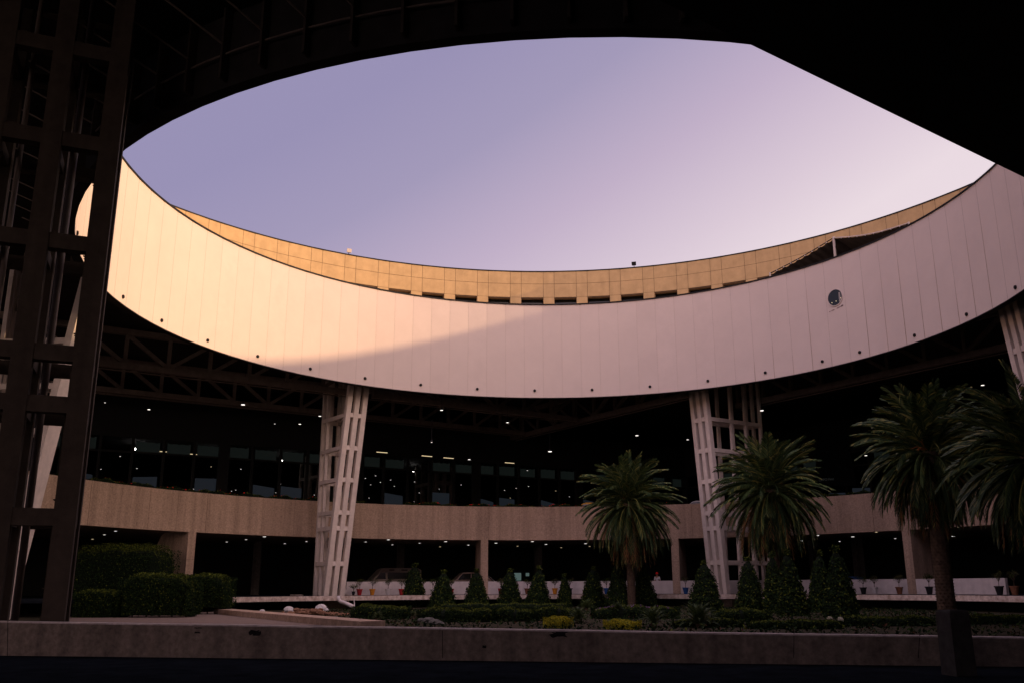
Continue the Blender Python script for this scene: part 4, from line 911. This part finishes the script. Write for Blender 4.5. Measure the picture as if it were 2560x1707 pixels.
vehicle('parked_car', 'silver car on the raised road, left of the right white pylon', 'car', 1693, 35.0, 4.4, [(s, z*.93) for s, z in car], [[(.28, 1.0), (.385, 1.36), (.56, 1.40), (.56, 1.0)], [(.58, 1.0), (.58, 1.40), (.80, 1.38), (.88, 1.0)]], 1.75, carw, True, 5.95, 'cars on the raised road')
vehicle('parked_car', 'beige car on the raised road, just right of the left white pylon', 'car', 940, 35.0, 4.4, [(s, z*.84) for s, z in car], [[(.28, .92), (.385, 1.22), (.56, 1.26), (.56, .92)], [(.58, .92), (.58, 1.26), (.80, 1.24), (.88, .92)]], 1.75, conc, False, 5.95, 'cars on the raised road')

# ================================================================ the person with the red cap
def person(px_, rad_, label):
    a = ang(acyl(px_, 1445, rad_)); f = pol(rad_, a, zr); o = thing('person', label, 'person', f)
    ex = Vector((math.sin(R(a)), -math.cos(R(a)), 0)); ey = Vector((-math.cos(R(a)), -math.sin(R(a)), 0)); hgt = 1.80
    J = {'pel': (0, 0, .96), 'sp': (0, .01, 1.18), 'ch': (0, .02, 1.38), 'nk': (0, .02, 1.52), 'hd': (0, .04, 1.60), 'ht': (0, .03, 1.74),
         'hl': (-.10, 0, .92), 'kl': (-.11, .02, .50), 'al': (-.12, 0, .09), 'tl': (-.13, .16, .04), 'hr': (.10, 0, .92), 'kr': (.11, .03, .50), 'ar': (.12, -.03, .09), 'tr': (.13, .13, .04),
         'sl': (-.19, .01, 1.43), 'el': (-.25, .02, 1.15), 'wl': (-.20, .20, 1.05), 'ml': (-.18, .27, 1.05), 'sr': (.19, .01, 1.43), 'er': (.26, -.02, 1.15), 'wr': (.27, .08, .90), 'mr': (.27, .11, .83)}
    rd = {'pel': .155, 'sp': .14, 'ch': .16, 'nk': .06, 'hd': .085, 'ht': .09, 'hl': .10, 'kl': .065, 'al': .045, 'tl': .04, 'hr': .10, 'kr': .065, 'ar': .045, 'tr': .04, 'sl': .07, 'el': .048, 'wl': .033, 'ml': .036, 'sr': .07, 'er': .048, 'wr': .033, 'mr': .036}
    E = [('pel', 'sp'), ('sp', 'ch'), ('ch', 'nk'), ('nk', 'hd'), ('hd', 'ht'), ('pel', 'hl'), ('hl', 'kl'), ('kl', 'al'), ('al', 'tl'), ('pel', 'hr'), ('hr', 'kr'), ('kr', 'ar'), ('ar', 'tr'), ('ch', 'sl'), ('sl', 'el'), ('el', 'wl'), ('wl', 'ml'), ('ch', 'sr'), ('sr', 'er'), ('er', 'wr'), ('wr', 'mr')]
    for side, mm in (('l', 'ml'), ('r', 'mr')):           # five fingers
        for k in range(5):
            x0, y0, z0_ = J[mm]; off = (k-2)*.018; n1, n2 = 'f%s%da' % (side, k), 'f%s%db' % (side, k); ln = (.05, .075, .085, .08, .06)[k]
            J[n1] = (x0+off, y0+ln*.4, z0_-ln*.4); J[n2] = (x0+off*1.1, y0+ln*.55, z0_-ln*.95); rd[n1] = .010; rd[n2] = .008; E += [(mm, n1), (n1, n2)]
    def skinned(nm, keys, E_, m, grow=0., zlim=None):
        idx = {k: i for i, k in enumerate(keys)}; me_ = bpy.data.meshes.new(nm); me_.from_pydata([list(ex*J[k][0]+ey*J[k][1]+Vector((0, 0, J[k][2]))) for k in keys], [(idx[p], idx[q]) for p, q in E_ if p in idx and q in idx], [])
        ob = bpy.data.objects.new(nm, me_); COL.objects.link(ob); md = ob.modifiers.new('s', 'SKIN'); sv = me_.skin_vertices[0].data
        for k in keys: sv[idx[k]].radius = (rd[k]+grow, rd[k]*(.8 if k in ('pel', 'sp', 'ch') else 1)+grow)
        sv[0].use_root = True; sb = ob.modifiers.new('d', 'SUBSURF'); sb.levels = sb.render_levels = 1
        me_.materials.append(m); ob.parent = o
        dg = bpy.context.evaluated_depsgraph_get(); bpy.context.view_layer.update(); m2 = bpy.data.meshes.new_from_object(ob.evaluated_get(dg)); ob.modifiers.clear(); ob.data = m2
        if not m2.materials: m2.materials.append(m)
        m2.polygons.foreach_set('use_smooth', [True]*len(m2.polygons)); return ob
    skinned('body', list(J), E, skin)
    skinned('shirt', ['ch', 'sp', 'pel', 'sl', 'el', 'sr', 'er'], E, shirt, .014)
    skinned('trousers', ['pel', 'hl', 'kl', 'al', 'hr', 'kr', 'ar'], E, trous, .014)
    c = f+ey*.035+Vector((0, 0, 1.78)); b = MB(); b.tube([c-Vector((0, 0, .06)), c, c+Vector((0, 0, .07)), c+Vector((0, 0, .10))], [.118, .122, .09, .02], 14); b.bar(c+ey*.08-Vector((0, 0, .05)), c+ey*.24-Vector((0, 0, .07)), .18, .02, ex); b.build('cap', capm, o, smooth=True)
    for k in (-.03, .03): b = MB(); blob(b, f+ex*k+ey*.125+Vector((0, 0, 1.66)), .012, .008, .01, 3, 6); b.build('eye', black, o)
    b = MB(); b.bar(f+ey*.125+Vector((0, 0, 1.66)), f+ey*.15+Vector((0, 0, 1.615)), .015, .02, ex, w2=.032); b.build('nose', skin, o)
    b = MB(); b.bar(f+ey*.122-ex*.025+Vector((0, 0, 1.575)), f+ey*.122+ex*.025+Vector((0, 0, 1.575)), .012, .01); b.build('mouth', capm, o)
    for k in (-1, 1): b = MB(); blob(b, f+ex*.092*k+ey*.04+Vector((0, 0, 1.65)), .012, .02, .032, 5, 8); b.build('ear', skin, o)
person(1643, 36.0, 'person in a red cap and white shirt standing behind the white barrier')
print('objects', len(bpy.data.objects))
